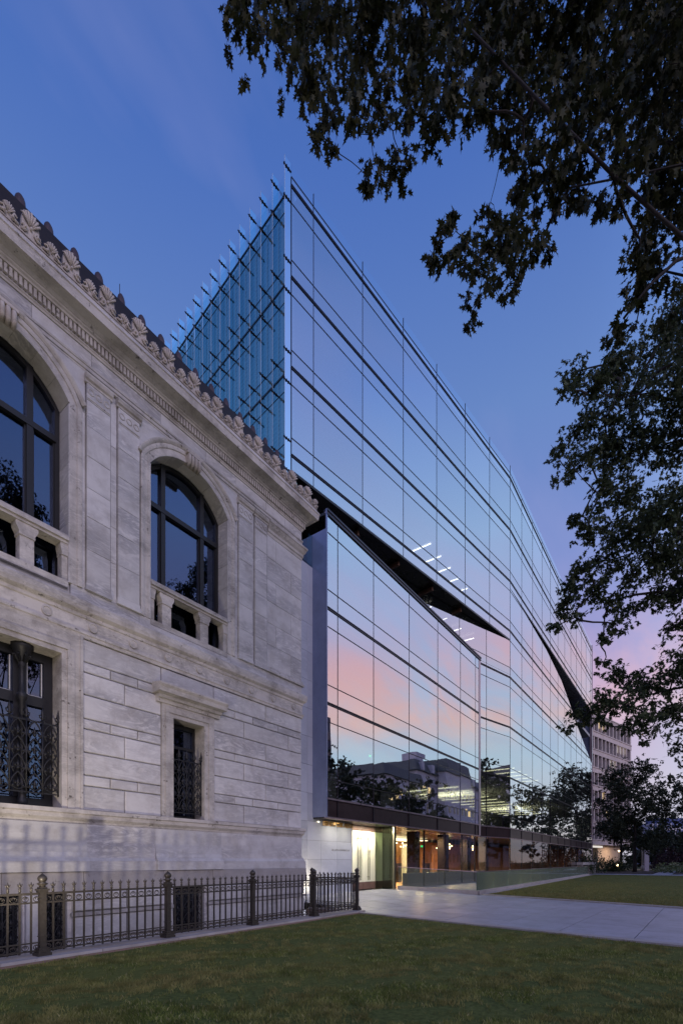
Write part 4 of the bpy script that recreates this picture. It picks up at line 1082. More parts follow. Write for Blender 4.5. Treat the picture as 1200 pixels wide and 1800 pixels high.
m = MB(); m.opane(OLf, UL, nin, 0, LL, 0, .025, 30.31, TOP); part('parapet_glass', m, [GLP, GLC], GB)
m = MB(); m.prismz([tuple(P0 + D1 * 1.2 + N1 * .3), tuple(K + Vector((0, .4))), (71.5, 11.1), (71.5, 24), tuple(P0 + N1 * 16 + D1 * 1.2)], 29.45, 29.6); part('roof', m, SLAB, GB)
m = MB(); m.box(71.9, 72.25, 10.7, 11.0, .1, TOP); part('corner_mullion', m, RAILM, GB)
m = MB(); m.box(72.1, 72.2, 11.0, 24, 3.3, 30); part('end_wall', m, BLUEM, GB)
# roof standing mullion tips
m = MB()
for s_ in b1s[1:] : m.obox(P0, D1, N1, s_ - .01, s_ + .01, -.02, .02, TOP - .5, TOP + .06)
part('parapet_post', m, BRONZE, GB)
# marble cladding wall with tile joints, lettering
YM = 12.1
zt = [.2, .95, 1.7, 2.45, 3.2, 4.3, 5.4, 6.5, 7.6, 8.7, 9.8, 10.9, 12.0, 13.2]
xt = [10.3, 11.4, 12.5, 13.6, 14.5, 15.35, 16.45, 17.55]
m = MB(); m.box(10.3, 17.54, YM + .05, YM + .3, 0, 3.7); m.box(10.3, 15.2, YM + .05, YM + .3, 3.7, 13.1); m.box(17.3, 17.54, YM + .3, 12.9, 0, 3.7); part('cladding_wall', m, SLAB, GB)
for i, (a, b_) in enumerate(zip(xt[:-1], xt[1:])):
    for z0, z1 in zip(zt[:-1], zt[1:]):
        if a > 14.4 and z0 > 3.2: 
            if a > 15: continue
        zz1 = min(z1, 3.34) if (z0 < 3.2 and z1 > 3.2 and a > 14.8) else z1
        m = MB(); m.block(a + .004, b_ - .004, z0 + .004, zz1 - .004, YM, .05, .002); part('marble_tile', m, CLAD, GB)
m = MB(); m.box(12.0, X0 - .03, YM + .0, YM + .05, 13.25, 14.45); part('glass_screen', m, GLB, GB)
def text(s_, size, loc, mat, name, parent, width=None, ext=.01, label=None):
    cu = bpy.data.curves.new('t', 'FONT'); cu.body = s_; cu.size = size; cu.extrude = ext; cu.resolution_u = 3
    ob = bpy.data.objects.new('t', cu); COL.objects.link(ob); dg = bpy.context.evaluated_depsgraph_get(); dg.update()
    me = bpy.data.meshes.new_from_object(ob.evaluated_get(dg)); bpy.data.objects.remove(ob)
    vs = np.array([v.co for v in me.vertices]); w = vs[:, 0].max() - vs[:, 0].min(); k = (width / w) if width else 1
    for v in me.vertices: x_, y_, z_ = v.co; v.co = ((x_ - vs[:, 0].min()) * k, -z_, y_)
    me.materials.clear(); me.materials.append(mat)
    o = inst(name, me, parent, loc); 
    if label: o['label'] = label
    return o
text('1700 NEW YORK AVENUE', .30, (15.42, YM - .05, 3.07), GOLD, 'lettering', GB, 2.15, .02)
text('GIL LAW & COMMERCE LLP', .11, (16.05, YM - .008, 2.06), GREYT, 'small_lettering', GB, 1.3, .002)
m = MB(); m.box(15.35, 17.55, YM - .07, YM - .002, 3.325, 3.35); part('lettering_rail', m, GOLD, GB)
# entrance: soffit, doors
m = MB(); m.box(X0 + .02, 21.9, Y0 + .12, 12.9, 3.30, 3.36); m.box(20.3, X1 + 4, Y0 + .12, 19.4, 3.345, 3.36); part('entrance_soffit', m, SOFF, GB)
YD = 12.62; dz = gz(0, 12)
m = MB(); m.box(17.55, 21.75, YD + .05, YD + .2, dz, 3.3); m.box(17.55, 21.75, YD - .02, YD + .05, 3.08, 3.3); m.box(21.68, 21.78, YD + .2, 16, dz, 3.3); part('entrance_wall', m, DARKP, GB)
PANEL = NB('pale_lit_door_panel'); PM = PANEL.out(PANEL.n('ShaderNodeBsdfPrincipled', {'Base Color': (.76, .76, .62, 1), 'Roughness': .35}).outputs[0])
for a, b_ in ((18.3, 19.2), (19.2, 20.45), (20.45, 21.65)):
    dr = part('door', MB().box(a + .008, b_ - .008, YD - .015, YD + .05, dz + .36, 3.06), PM, GB)
    part('kick_plate', MB().box(a + .008, b_ - .008, YD - .02, YD + .05, dz + .02, dz + .35), DARKP, dr)
    hs = {18.3: (.36, .50, .64), 19.2: (.34, .46), 20.45: ()}[a]
    for q in hs:
        m = MB(); m.tube([(a + q, YD - .09, dz + .45), (a + q, YD - .09, 2.85)], .018, 8)
        for z in (dz + .6, 2.7): m.tube([(a + q, YD - .09, z), (a + q, YD - .01, z)], .012, 6)
        part('handle', m, STEEL, dr)
part('card_reader', MB().box(21.35, 21.42, YD - .04, YD - .016, 1.3, 1.45), STEEL, GB)
part('entrance_glass', MB().box(20.27, 20.30, 11.64, YD - .03, dz, 3.3), [glass('entrance_glass', (.86, .92, .80), (.8, .9, .8), .06)], GB)
part('entrance_post', MB().box(20.24, 20.33, 11.52, 11.61, dz, 3.3), STEEL, GB)
part('entrance_column', MB().box(20.36, 20.85, 11.75, 12.25, dz, 3.3), SOFF, GB)
# lobby behind the shop windows
m = MB(); m.box(21.8, 72, 18.5, 18.7, .1, 3.3); m.box(71.5, 71.8, 11.2, 18.5, .1, 3.3); m.box(21.8, 72, 11.8, 18.5, .12, .18); part('lobby_wall', m, AMBER, GB)
for x_, w, mt in ((24.2, .9, WALLIN), (28.0, .5, WALLIN), (32.2, 1.6, WALLIN), (37.5, 1.0, AMBER)):
    part('lobby_panel', MB().box(x_, x_ + w, 17.6, 17.7, .2, 3.0), mt, GB)
for x_ in (23.9, 27.9, 31.6, 35.2): part('column', MB().box(x_, x_ + .6, 12.3, 12.8, .15, 3.3), SOFF, GB)
m = MB(); m.box(22.5, 34.4, 12.0, 12.3, .18, 1.0); part('lobby_counter', m, simple('counter_top', (.10, .10, .14), .3), GB)
m = MB()
for x_ in (33.5, 29, 25.2): m.box(x_, x_ + .5, 16.2, 16.6, .2, 1.5)
part('lobby_cabinet', m, SOFF, GB)
# ceiling lights (real lit fittings)
def strip_light(x0, x1, y0, y1, z, mat, ang=0):
    m = MB(); m.box(x0, x1, y0, y1, z, z + .05); return part('ceiling_light', m, mat, GB)
for i in range(5): strip_light(28.2 + 1.55 * i, 28.25 + 1.55 * i, 13.4, 15.0, 21.80, LAMP_W)
for i in range(4): strip_light(29.6 + 1.55 * i, 29.64 + 1.55 * i, 14.4, 15.2, 21.30, LAMP_W)
for i in range(4): strip_light(27.9 + 1.9 * i, 27.94 + 1.9 * i, 13.2 - .2 * i, 14.6 - .2 * i, 17.60, LAMP_W)
for i in range(12):
    xx = 35.5 + 2.3 * i; strip_light(xx, xx + .14, 14.6, 19.0, 7.38, LAMP_Y)
for i in range(5): strip_light(50 + 2.3 * i, 50.1 + 2.3 * i, 14.5, 18, 11.10, LAMP_Y)
part('lit_ceiling', MB().box(24.5, 34, 16.4, 18.2, 3.20, 3.24), LAMP_LOBBY, GB)
part('interior_partition', MB().box(30.5, 31.8, 14.6, 14.75, 4.2, 7.3), WALLIN, GB)
part('interior_partition', MB().box(49, 50.5, 14.6, 14.75, 4.2, 7.3), WALLIN, GB)
part('interior_partition', MB().box(27.5, 36, 16.0, 16.1, 4.2, 6.2), SLAB, GB)
part('window_blind', MB().box(17.0, 18.0, 13.2, 13.25, 4.3, 5.6).box(22.0, 23.5, 13.3, 13.35, 4.3, 5.3), WALLIN, GB)
def exit_sign(x, y, z):
    o = part('exit_sign', MB().box(x, x + .34, y, y + .04, z, z + .18), IRON_B, GB)
    t_ = text('EXIT', .17, (x + .04, y - .012, z + .03), LAMP_G, 'sign_lettering', o, .27, .003); t_.location = (x + .04 - ORG[o.name][0], y - .012 - ORG[o.name][1], z + .03 - ORG[o.name][2])
exit_sign(21.2, 13.6, 7.05); exit_sign(29.2, 14.6, 2.55); exit_sign(36.0, 15.5, 2.75)

# chandeliers in the lobby
def chandelier(x, y, z, label):
    t = thing('chandelier', (x, y, z), label, 'chandelier', 'bulb chandeliers in the lobby')
    part('stem', MB().tube([(x, y, z), (x, y, 3.3)], .012, 6), STEEL, t)
    m = MB(); b = MB()
    for k in range(16):
        a = 2 * pi * k / 16; r = .42 + .12 * (k % 2); zz = z + .12 * sin(a * 3) - .05 * (k % 3)
        p = (x + r * cos(a), y + r * sin(a), zz); m.tube([(x, y, z + .08), (x + r * .5 * cos(a), y + r * .5 * sin(a), z + .15), p], .006, 4); b.ball(p, .035, 6, 4)
    part('arm', m, STEEL, t); part('bulb', b, LAMP_A, t)
chandelier(25.6, 15.0, 2.75, 'leftmost bulb chandelier seen through the lobby glass')
chandelier(28.3, 15.0, 2.75, 'second bulb chandelier from the entrance doors')
chandelier(33.0, 14.6, 2.75, 'bulb chandelier right of the green exit sign')
chandelier(37.6, 14.6, 2.75, 'rightmost bulb chandelier near the building bend')

# glass railing beside the ramp
GR = thing('glass_railing', (22.8, 8.35, 0), 'low frameless glass railing on a stone upstand around the lobby ramp', 'railing')
def rail_run(p0, p1, z0, z1, n, zz=None):
    d = Vector((p1[0] - p0[0], p1[1] - p0[1])); l = d.length; d.normalize(); nn = Vector((-d.y, d.x))
    o = Vector(p0)
    for i in range(n):
        a, b_ = l * i / n, l * (i + 1) / n
        za, zb = z0 + (z1 - z0) * i / n, z0 + (z1 - z0) * (i + 1) / n
        def q(s_, dd, z): return (o.x + d.x * s_ + nn.x * dd, o.y + d.y * s_ + nn.y * dd, z)
        m = MB(); vs = [q(a + .01, -.01, za + .2), q(b_ - .01, -.01, zb + .2), q(b_ - .01, .01, zb + .2), q(a + .01, .01, za + .2), q(a + .01, -.01, za + 1.10), q(b_ - .01, -.01, zb + 1.10), q(b_ - .01, .01, zb + 1.10), q(a + .01, .01, za + 1.10)]
        m.add(vs, [(0, 3, 2, 1), (4, 5, 6, 7), (0, 1, 5, 4), (1, 2, 6, 5), (2, 3, 7, 6), (3, 0, 4, 7)]); part('glass_panel', m, GLR, GR)
        m = MB(); vs = [q(a, -.025, za + 1.10), q(b_, -.025, zb + 1.10), q(b_, .025, zb + 1.10), q(a, .025, za + 1.10), q(a, -.025, za + 1.13), q(b_, -.025, zb + 1.13), q(b_, .025, zb + 1.13), q(a, .025, za + 1.13)]
        m.add(vs, [(0, 3, 2, 1), (4, 5, 6, 7), (0, 1, 5, 4), (1, 2, 6, 5), (2, 3, 7, 6), (3, 0, 4, 7)]); part('cap_rail', m, RAILM, GR)
        m = MB(); vs = [q(a, -.14, -.1), q(b_, -.14, -.1), q(b_, .14, -.1), q(a, .14, -.1), q(a, -.14, za + .2), q(b_, -.14, zb + .2), q(b_, .14, zb + .2), q(a, .14, za + .2)]
        m.add(vs, [(0, 3, 2, 1), (4, 5, 6, 7), (0, 1, 5, 4), (1, 2, 6, 5), (2, 3, 7, 6), (3, 0, 4, 7)]); part('upstand_stone', m, CURB, GR)
rail_run((20.6, 11.5), (22.9, 8.45), .25, .0, 2)
rail_run((22.9, 8.45), (63.5, 9.9), .0, .0, 14)
rp = MB(); rp.add([(22.9, 8.7, .12), (63.5, 10.0, .12), (63.5, 11.6, .15), (20.8, 11.6, .28)], [(0, 1, 2, 3)]); solo('ramp', rp, PAVE, kind='structure')

# ================================================================ FLOODLIGHT that washes the old facade (stands on the lawn)
def fixture(loc, aim, label, k, col, size=.06, spot=radians(120)):
    t = thing('floodlight', loc, label, 'lamp', 'ground floodlights on the lawn')
    x, y, z = loc
    part('housing', MB().box(x - .16, x + .16, y - .14, y + .02, z + .02, z + .20), IRON_B, t)
    part('bracket', MB().box(x - .19, x - .17, y - .08, y - .04, z, z + .14).box(x + .17, x + .19, y - .08, y - .04, z, z + .14), IRON_B, t)
    d = bpy.data.lights.new('lamp', 'SPOT'); d.energy = k; d.color = col; d.spot_size = spot; d.spot_blend = .8; d.shadow_soft_size = size
    o = bpy.data.objects.new('lamp', d); COL.objects.link(o); o.parent = t; o.location = (0, .08, .24)
    dv = Vector(aim) - Vector((x, y + .08, z + .24)); o.rotation_euler = dv.to_track_quat('-Z', 'Y').to_euler()
fixture((1.75, 6.6, .0), (6.2, 10.5, 7.0), 'black ground floodlight on the grass aimed up at the marble facade', 640, (1.0, .87, .68), .045, radians(104))
# warm downlights over the entrance (recessed lit fittings) and in the lobby
def area_lamp(x, y, z, e, col, sx=.3, sy=.3, up=False):
    d = bpy.data.lights.new('area_lamp', 'AREA'); d.shape = 'RECTANGLE'; d.size = sx; d.size_y = sy; d.energy = e; d.color = col
    o = bpy.data.objects.new('area_lamp', d); COL.objects.link(o); o.location = (x, y, z)
    if up: o.rotation_euler = (pi, 0, 0)
for x, y, e in ((15.9, 11.5, 13), (16.9, 11.5, 13), (18.6, 11.95, 62), (19.7, 11.95, 62)): area_lamp(x, y, 3.285, e, (1, .90, .66), .10, .10)
area_lamp(13.8, 11.65, .32, 70, (1, .84, .58), 1.6, .12, True)
for x in (24.5, 28.5, 33, 38): area_lamp(x, 14.2, 3.15, 300 if x < 36 else 110, (1, .66, .34), .35, .35)
for x in (25, 29, 34): area_lamp(x, 16.6, 3.1, 110, (1, .85, .5), .3, .3)
for x, y, z, e in ((40, 17, 6.2, 420), (54, 16.5, 6.2, 420)): area_lamp(x, y, z, e, (1, .95, .58), .4, 3, True)  # unseen upward lamps, added to brighten the second-floor ceiling

# ================================================================ TREES
def leaf_shape(L_=1.0):
    """lobed oak leaf: outline in XY along +Y"""
    pts = [(0, 0), (.05, .16), (.34, .10), (.16, .32), (.46, .42), (.17, .52), (.34, .78), (.10, .74), (0, 1.0)]
    out = pts + [(-x, y) for x, y in reversed(pts[1:-1])]
    return [(x * L_ * .72, y * L_) for x, y in out]
LS = np.array(leaf_shape()); NLF = len(LS)
# triangle fan around a centre vertex is avoided: strips between left and right halves
LT = [(0, 1, 15), (1, 2, 3), (1, 3, 13), (1, 13, 15), (15, 13, 14), (3, 4, 5), (3, 5, 11), (3, 11, 13), (13, 11, 12), (5, 6, 7), (5, 7, 9), (5, 9, 11), (11, 9, 10), (7, 8, 9)]
def leafmat(name, cs, tr=.25):
    b = NB(name); g = b.n('ShaderNodeNewGeometry')
    c = b.ramp(g.outputs['Random Per Island'], [(0, cs[0]), (.55, cs[1]), (1, cs[2])])
    d = b.n('ShaderNodeBsdfPrincipled', {'Base Color': c, 'Roughness': .55, 'Specular IOR Level': .25}); t = b.n('ShaderNodeBsdfTranslucent', {0: c})
    return b.out(b.n('ShaderNodeMixShader', {0: tr, 1: d.outputs[0], 2: t.outputs[0]}).outputs[0])
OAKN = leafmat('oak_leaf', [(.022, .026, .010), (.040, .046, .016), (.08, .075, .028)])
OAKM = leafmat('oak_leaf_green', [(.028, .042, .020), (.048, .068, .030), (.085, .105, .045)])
OAKF = leafmat('leaf_far', [(.022, .030, .016), (.035, .046, .024), (.055, .065, .032)], .15)
SHRB = leafmat('shrub_leaf', [(.02, .03, .015), (.04, .06, .025), (.07, .09, .035)], .15)
HEDG = leafmat('flowering_hedge_leaf', [(.10, .15, .05), (.22, .27, .10), (.55, .55, .36)], .15)
PURP = leafmat('purple_leaf', [(.025, .012, .018), (.04, .02, .028), (.06, .03, .04)], .15)
RUST = leafmat('rust_leaf', [(.07, .05, .02), (.12, .07, .025), (.16, .10, .04)], .15)
def leafmesh(name, P, size, mat, simple_=False, droop=.5, seed=1, jit=.35):
    r_ = np.random.default_rng(seed); n = len(P)
    if simple_:
        sh = np.array([(0, 0), (.38, .35), (.16, .62), (0, 1.0), (-.22, .58), (-.36, .4)]); T = [(0, 1, 2), (0, 2, 3), (0, 3, 4), (0, 4, 5)]
    else: sh = LS; T = LT
    k = len(sh)
    az_ = r_.uniform(0, 2 * pi, n); el = -r_.normal(droop, .6, n); roll = r_.normal(0, .9, n)
    d = np.stack([np.cos(az_) * np.cos(el), np.sin(az_) * np.cos(el), np.sin(el)], 1)
    s0 = np.stack([-np.sin(az_), np.cos(az_), np.zeros(n)], 1); up = np.cross(s0, d)
    side = s0 * np.cos(roll)[:, None] + up * np.sin(roll)[:, None]; nrm = np.cross(side, d)
    sz = size * r_.uniform(1 - jit, 1 + jit, n)
    V = P[:, None, :] + (side[:, None, :] * sh[None, :, 0:1] + d[:, None, :] * sh[None, :, 1:2] + nrm[:, None, :] * (-.25 * (sh[None, :, 1:2] - .5) ** 2 + .18 * np.abs(sh[None, :, 0:1]))) * sz[:, None, None]
    T = np.array(T); idx = (np.arange(n)[:, None, None] * k + T[None]).ravel().astype(np.int32)
    me = bpy.data.meshes.new(name); me.vertices.add(n * k); me.vertices.foreach_set('co', V.ravel())
    me.loops.add(len(idx)); me.loops.foreach_set('vertex_index', idx); nt_ = len(idx) // 3
    me.polygons.add(nt_); me.polygons.foreach_set('loop_start', np.arange(0, nt_ * 3, 3, dtype=np.int32)); me.polygons.foreach_set('loop_total', np.full(nt_, 3, dtype=np.int32))
    me.update(); me.validate(); me.materials.append(mat); return me
def sprays(blobs, per_m2, r_, flat=.6, twig=None):
    """blobs: (centre Vector, radius); leaves sit along drooping twigs inside each blob"""
    P = []
    for c, r in blobs:
        nt_ = max(3, int(per_m2 * r ** 2 / 9 * r_.uniform(.55, 1.25)))
        for _ in range(nt_):
            q = r_.normal(0, .50, 3) * r; q[2] *= 1.0
            s = np.array(c) + q; a = r_.uniform(0, 2 * pi); l = r * r_.uniform(.25, .6)
            dv = np.array([cos(a), sin(a), r_.uniform(-.9, .3)]); dv /= np.linalg.norm(dv)
            k = 9
            for i in range(k): P.append(s + dv * l * i / k + r_.normal(0, .03 * r + .01, 3) + np.array([0, 0, -.10 * l * (i / k) ** 2]))
            if twig is not None: twig.append((Vector(s), Vector(s + dv * l)))
    return np.array(P)
def branch_to(m, a, b, r0, r1, r_, sag=.0, n=6, wob=.06):
    a, b = Vector(a), Vector(b); L_ = (b - a).length; pts = []
    o1 = Vector(r_.normal(0, wob, 3)) * L_; o2 = Vector(r_.normal(0, wob, 3)) * L_
    for i in range(n + 1):
        t = i / n; p = a.lerp(b, t) + o1 * sin(pi * t) + o2 * sin(2 * pi * t) * .5; p.z += sag * L_ * sin(pi * t); pts.append(p)
    m.tube(pts, [r0 + (r1 - r0) * i / n for i in range(n + 1)], 6 if r0 > .03 else 4)
    return pts
def tree_from_blobs(name, base, trunk_top, blobs, leaf, per, mat, label, seed, simple_=False, tr=.3, limbs=None, kind_parts=0, droop=.5, limb_r=.06):
    r_ = np.random.default_rng(seed); t = thing(name, base, label, 'tree')
    tm = MB(); bs, tt = Vector(base), Vector(trunk_top)
    pts = [bs.lerp(tt, i / 8) + Vector((.12 * sin(i * 1.3 + seed), .12 * cos(i * 1.7 + seed), 0)) * (i / 8) for i in range(9)]
    tm.tube(pts, [tr * (1.45 if i == 0 else 1.12 if i == 1 else 1 - .06 * i) for i in range(9)], 10)
    part('trunk', tm, BARK, t)
    lm_ = MB(); tw = []
    hubs = limbs or []
    hub_pts = []
    for h_, r0 in hubs:
        p_ = branch_to(lm_, pts[5 + int(r_.integers(0, 4))], h_, r0, .010, r_, .05, 8); hub_pts += p_[3:]
    wood = [(q, limb_r) for q in (hub_pts or pts[4:])]
    todo = [Vector(c) for c, r in blobs]
    W = np.array([tuple(q) for q, _ in wood]); WR = [r for _, r in wood]; T_ = np.array([tuple(q) for q in todo])
    near_d = np.full(len(todo), 1e9); near_i = np.zeros(len(todo), int)
    dd = np.linalg.norm(T_[:, None] - W[None], axis=2); near_d = dd.min(1); near_i = dd.argmin(1); alive = np.ones(len(todo), bool)
    while alive.any():
        k = int(np.where(alive, near_d, 1e9).argmin()); alive[k] = False
        src = Vector(W[near_i[k]]); r_a = WR[near_i[k]]; r_b = max(.006, r_a * .72)
        if near_d[k] > .05:
            bp_ = branch_to(lm_, src, todo[k], min(r_a * .85, .008 + .02 * near_d[k]), r_b * .6, r_, .04, 5, .10)
            newp = [(q, r_b) for q in bp_[2:]]
        else: newp = [(todo[k], r_b)]
        base_i = len(W); W = np.vstack([W, [tuple(q) for q, _ in newp]]); WR += [r for _, r in newp]
        d2 = np.linalg.norm(T_[:, None] - W[None, base_i:], axis=2); m2 = d2.min(1); better = m2 < near_d
        near_i = np.where(better, base_i + d2.argmin(1), near_i); near_d = np.where(better, m2, near_d)
    P = sprays(blobs, per, r_, twig=tw)
    for a, b in tw[::2]: lm_.tube([a, a.lerp(b, .5), b], [.006, .005, .003], 3)
    part('branch', lm_, BARK, t)
    if kind_parts:
        # the leaves that show largest are parts of their own
        dist = np.linalg.norm(P - np.array([0, 0, EYE]), axis=1); order = np.argsort(dist)
        sel = order[:kind_parts]; shp = [leafmesh('leaf', np.zeros((1, 3)), leaf, mat, False, droop, 100 + q, .2) for q in range(12)]
        for i, s_ in enumerate(sel): inst('leaf', shp[i % 12], t, tuple(P[s_]), r_.uniform(0, 2 * pi))
        P = np.delete(P, sel, 0)
    me = leafmesh('crown', P - np.array(base), leaf, mat, simple_, droop, seed)
    o = bpy.data.objects.new('crown', me); COL.objects.link(o); o.parent = t; o['kind'] = 'stuff'
    return t
r0 = np.random.default_rng(3)
def B(lst, f0, f1, k=1.0):
    out = []
    for x, y, r in lst:
        f = r0.uniform(f0, f1); p = at(x, y, f); out.append((tuple(p), r / 850 * f * k))
    return out
# overhanging oak close to the camera
near = [(430, 30, 45), (470, 60, 45), (455, -30, 60), (520, 50, 50), (560, 20, 60), (530, 130, 45), (560, 190, 40), (575, 240, 26), (610, 90, 60), (620, 170, 45), (650, 30, 70), (670, 140, 60),
        (690, 230, 42), (700, 290, 32), (665, 300, 30), (690, 330, 16), (650, 320, 12), (720, 160, 55), (740, 60, 70), (770, 190, 48), (790, 110, 60), (840, 60, 75), (835, 190, 42), (880, 130, 60),
        (900, 40, 80), (890, 240, 36), (940, 200, 55), (960, 90, 80), (1000, 180, 70), (1040, 60, 90), (1060, 160, 75), (1100, 250, 60), (1130, 100, 90), (1170, 200, 80), (1190, 60, 90),
        (1010, 270, 60), (960, 310, 45), (1030, 340, 42), (985, 360, 26), (1080, 330, 50), (1150, 320, 60), (1190, 290, 50), (1140, 400, 42), (1190, 380, 30), (1120, 450, 38), (1150, 480, 36), (1125, 520, 26), (1095, 560, 26), (1080, 590, 20),
        (930, 290, 36), (910, 340, 25), (925, 420, 38), (955, 440, 26), (890, 440, 40), (870, 390, 36), (845, 440, 34), (810, 440, 34), (775, 430, 28), (755, 440, 14), (800, 395, 26), (850, 490, 32), (840, 530, 22), (830, 560, 14), (900, 480, 24), (855, 370, 16), (1040, 420, 0.1)]
near = [q for q in near if q[2] > 1]
base_n = cam2w(4.5, 9.5); blobs = B(near, 5.4, 7.4, .80) + B([(x, -50, 80) for x in range(560, 1300, 90)] + [(1280, y, 90) for y in range(0, 420, 100)], 6, 7)
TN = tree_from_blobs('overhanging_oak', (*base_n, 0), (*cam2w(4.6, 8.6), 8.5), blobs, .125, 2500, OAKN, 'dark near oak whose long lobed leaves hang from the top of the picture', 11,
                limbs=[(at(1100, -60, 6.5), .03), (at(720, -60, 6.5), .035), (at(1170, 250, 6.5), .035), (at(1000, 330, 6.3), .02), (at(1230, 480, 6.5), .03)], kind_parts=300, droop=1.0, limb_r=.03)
# big pin oak to the right
mid = [(1010, 655, 26), (990, 685, 18), (1045, 680, 34), (1080, 640, 36), (1110, 690, 50), (1150, 620, 50), (1190, 570, 45), (1190, 680, 60), (1060, 740, 34), (1020, 750, 28), (985, 790, 18), (1000, 830, 18), (1030, 800, 32), (1075, 790, 40), (970, 800, 12), (975, 845, 14),
       (1120, 780, 50), (1170, 780, 50), (1060, 850, 28), (1100, 870, 34), (1045, 890, 22), (1010, 915, 18), (1035, 930, 26), (1075, 930, 32), (1120, 930, 45), (1170, 890, 50), (1060, 985, 34), (1020, 1000, 28), (1000, 1030, 22), (1110, 1000, 42), (1165, 980, 45),
       (990, 1070, 20), (975, 1100, 14), (1010, 1085, 18), (1045, 1040, 26), (1075, 1060, 24), (1085, 1100, 18), (1060, 1120, 16), (1110, 1070, 24), (1150, 1050, 28), (1190, 1040, 30), (1190, 960, 45), (1195, 1100, 24),
       (1060, 1165, 16), (1085, 1185, 24), (1120, 1200, 30), (1060, 1230, 28), (1025, 1255, 24), (1000, 1275, 14), (1100, 1240, 36), (1150, 1210, 36), (1190, 1170, 34), (1060, 1265, 16), (1110, 1280, 18), (1140, 1265, 30), (1180, 1250, 30), (1130, 1305, 10), (1190, 1310, 16)]
base_m = cam2w(13.5, 14.0)
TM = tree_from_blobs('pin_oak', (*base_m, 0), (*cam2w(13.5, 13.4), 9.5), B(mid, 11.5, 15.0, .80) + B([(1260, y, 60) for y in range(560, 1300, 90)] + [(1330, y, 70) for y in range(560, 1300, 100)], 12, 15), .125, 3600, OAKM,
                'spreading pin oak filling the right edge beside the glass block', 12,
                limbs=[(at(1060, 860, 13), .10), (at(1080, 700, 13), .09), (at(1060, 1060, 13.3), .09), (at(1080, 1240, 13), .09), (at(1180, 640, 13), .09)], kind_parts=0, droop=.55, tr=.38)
# free-standing trees, shared builder
def round_tree(name, base, h, w, label, seed, mat=OAKF, leaf=.55, n=26, per=60, trunk=.22, low=.22):
    r_ = np.random.default_rng(seed); bl = []
    for _ in range(n):
        a = r_.uniform(0, 2 * pi); z = r_.uniform(low, .96); rr = w * (1 - abs((z - .5) / .62) ** 2.2) * sqrt(r_.random())
        bl.append(((base[0] + rr * cos(a), base[1] + rr * sin(a), h * z), w * r_.uniform(.22, .36)))
    t = tree_from_blobs(name, (*base, 0), (base[0] + .3, base[1], h * .6), bl, leaf, per, mat, label, seed, True, trunk, None, 0, .3, .16)
    return t
bx = cam2w(72, 43.6); round_tree('lawn_tree', bx, 16.6, 4.9, 'dark round-crowned tree at the far end of the lawn before the concrete block', 21, leaf=.28, n=64, per=190, low=.28)
bx = cam2w(79, 45.6); round_tree('lawn_tree', bx, 13.5, 3.2, 'slimmer tree whose trunk stands just left of the pale sign panel', 22, leaf=.28, n=34, per=190, low=.32)
# trees that only show mirrored in the glass, or as the wood line behind
for i, (x, y, h, w, lb) in enumerate([(66, -27, 23, 8, 'tall street tree mirrored at the left of the dark reflected block'), (78, -24, 17, 7, 'broad street tree mirrored beside the mansard block'),
                                      (60, -13, 13, 4.5, 'small street tree mirrored low in the middle of the glass'), (104, -2, 19, 7, 'lawn tree mirrored near the far end of the glass wall'),
                                      (74, -14, 15, 5, 'street tree mirrored below the bend of the glass wall'), (134, 20, 13, 7, 'tree at the left end of the distant wood line')]):
    round_tree('street_tree', (x, y), h, w, lb, 30 + i, leaf=.6, n=26, per=45)
# leafy shrubs
def shrub(name, c, r, mat, label, seed, leaf=.2, per=40, cat='shrub', n=8, flatz=.6, group=None):
    r_ = np.random.default_rng(seed); P = []
    for _ in range(int(per * 10 * n / 8)):
        a, b_ = r_.uniform(0, 2 * pi), r_.uniform(0, 1); rr = sqrt(r_.random())
        P.append((r[0] * rr * cos(a) * (1 - .3 * b_), r[1] * rr * sin(a) * (1 - .3 * b_), r[2] * (.08 + .9 * b_ * (.75 + .25 * sin(3 * a + seed)))))
    t = thing(name, (c[0], c[1], 0), label, cat, group)
    me = leafmesh('foliage', np.array(P), leaf, mat, True, -.2, seed); o = bpy.data.objects.new('foliage', me); COL.objects.link(o); o.parent = t; o['kind'] = 'stuff'
    m = MB()
    for k in range(6): a = k * pi / 3; m.tube([(c[0], c[1], 0), (c[0] + r[0] * .5 * cos(a), c[1] + r[1] * .5 * sin(a), r[2] * .7)], .03, 4)
    part('stem', m, BARK, t)
for i in range(7):
    c = cam2w(70, 47.5 + 3.6 * i); shrub('hedge', c, (2.4, 2.2, 1.5 + .3 * (i % 2)), HEDG, ['leftmost pale flowering bush of the low hedge by the path', 'second pale flowering bush of the low hedge from the left', 'third pale bush of the low hedge from the left', 'fourth pale bush of the low hedge from the left', 'fifth pale bush of the low hedge', 'sixth pale bush of the low hedge', 'last bush of the low hedge by the picture edge'][i], 60 + i, .28, 70, 'hedge', group='bushes of the low hedge')
c = cam2w(84, 58); shrub('purple_shrub', c, (6.5, 4, 4.6), PURP, 'dark purple rounded shrub behind the low hedge', 70, .35, 220)
c = cam2w(88, 66.5); shrub('rust_shrub', c, (4, 3, 6), RUST, 'rust coloured shrub at the right edge', 71, .35, 150)
for i, (x, f, w, h, lb) in enumerate([(1032, 62, 2.3, 3.4, 'clipped dark shrub at the corner of the glass block'), (1062, 74, 1.6, 2.4, 'bushy shrub in front of the concrete entrance'), (1078, 74, 1.7, 2.0, 'low shrub left of the small path light'), (1093, 77, 1.8, 2.6, 'shrub against the left tree trunk'), (1018, 60, 1.8, 2.4, 'dark shrub behind the stone bench')]):
    c = cam2w(f, (x - 600) / 850 * f); shrub('shrub', c, (w, w, h), SHRB, lb, 80 + i, .22, 90)
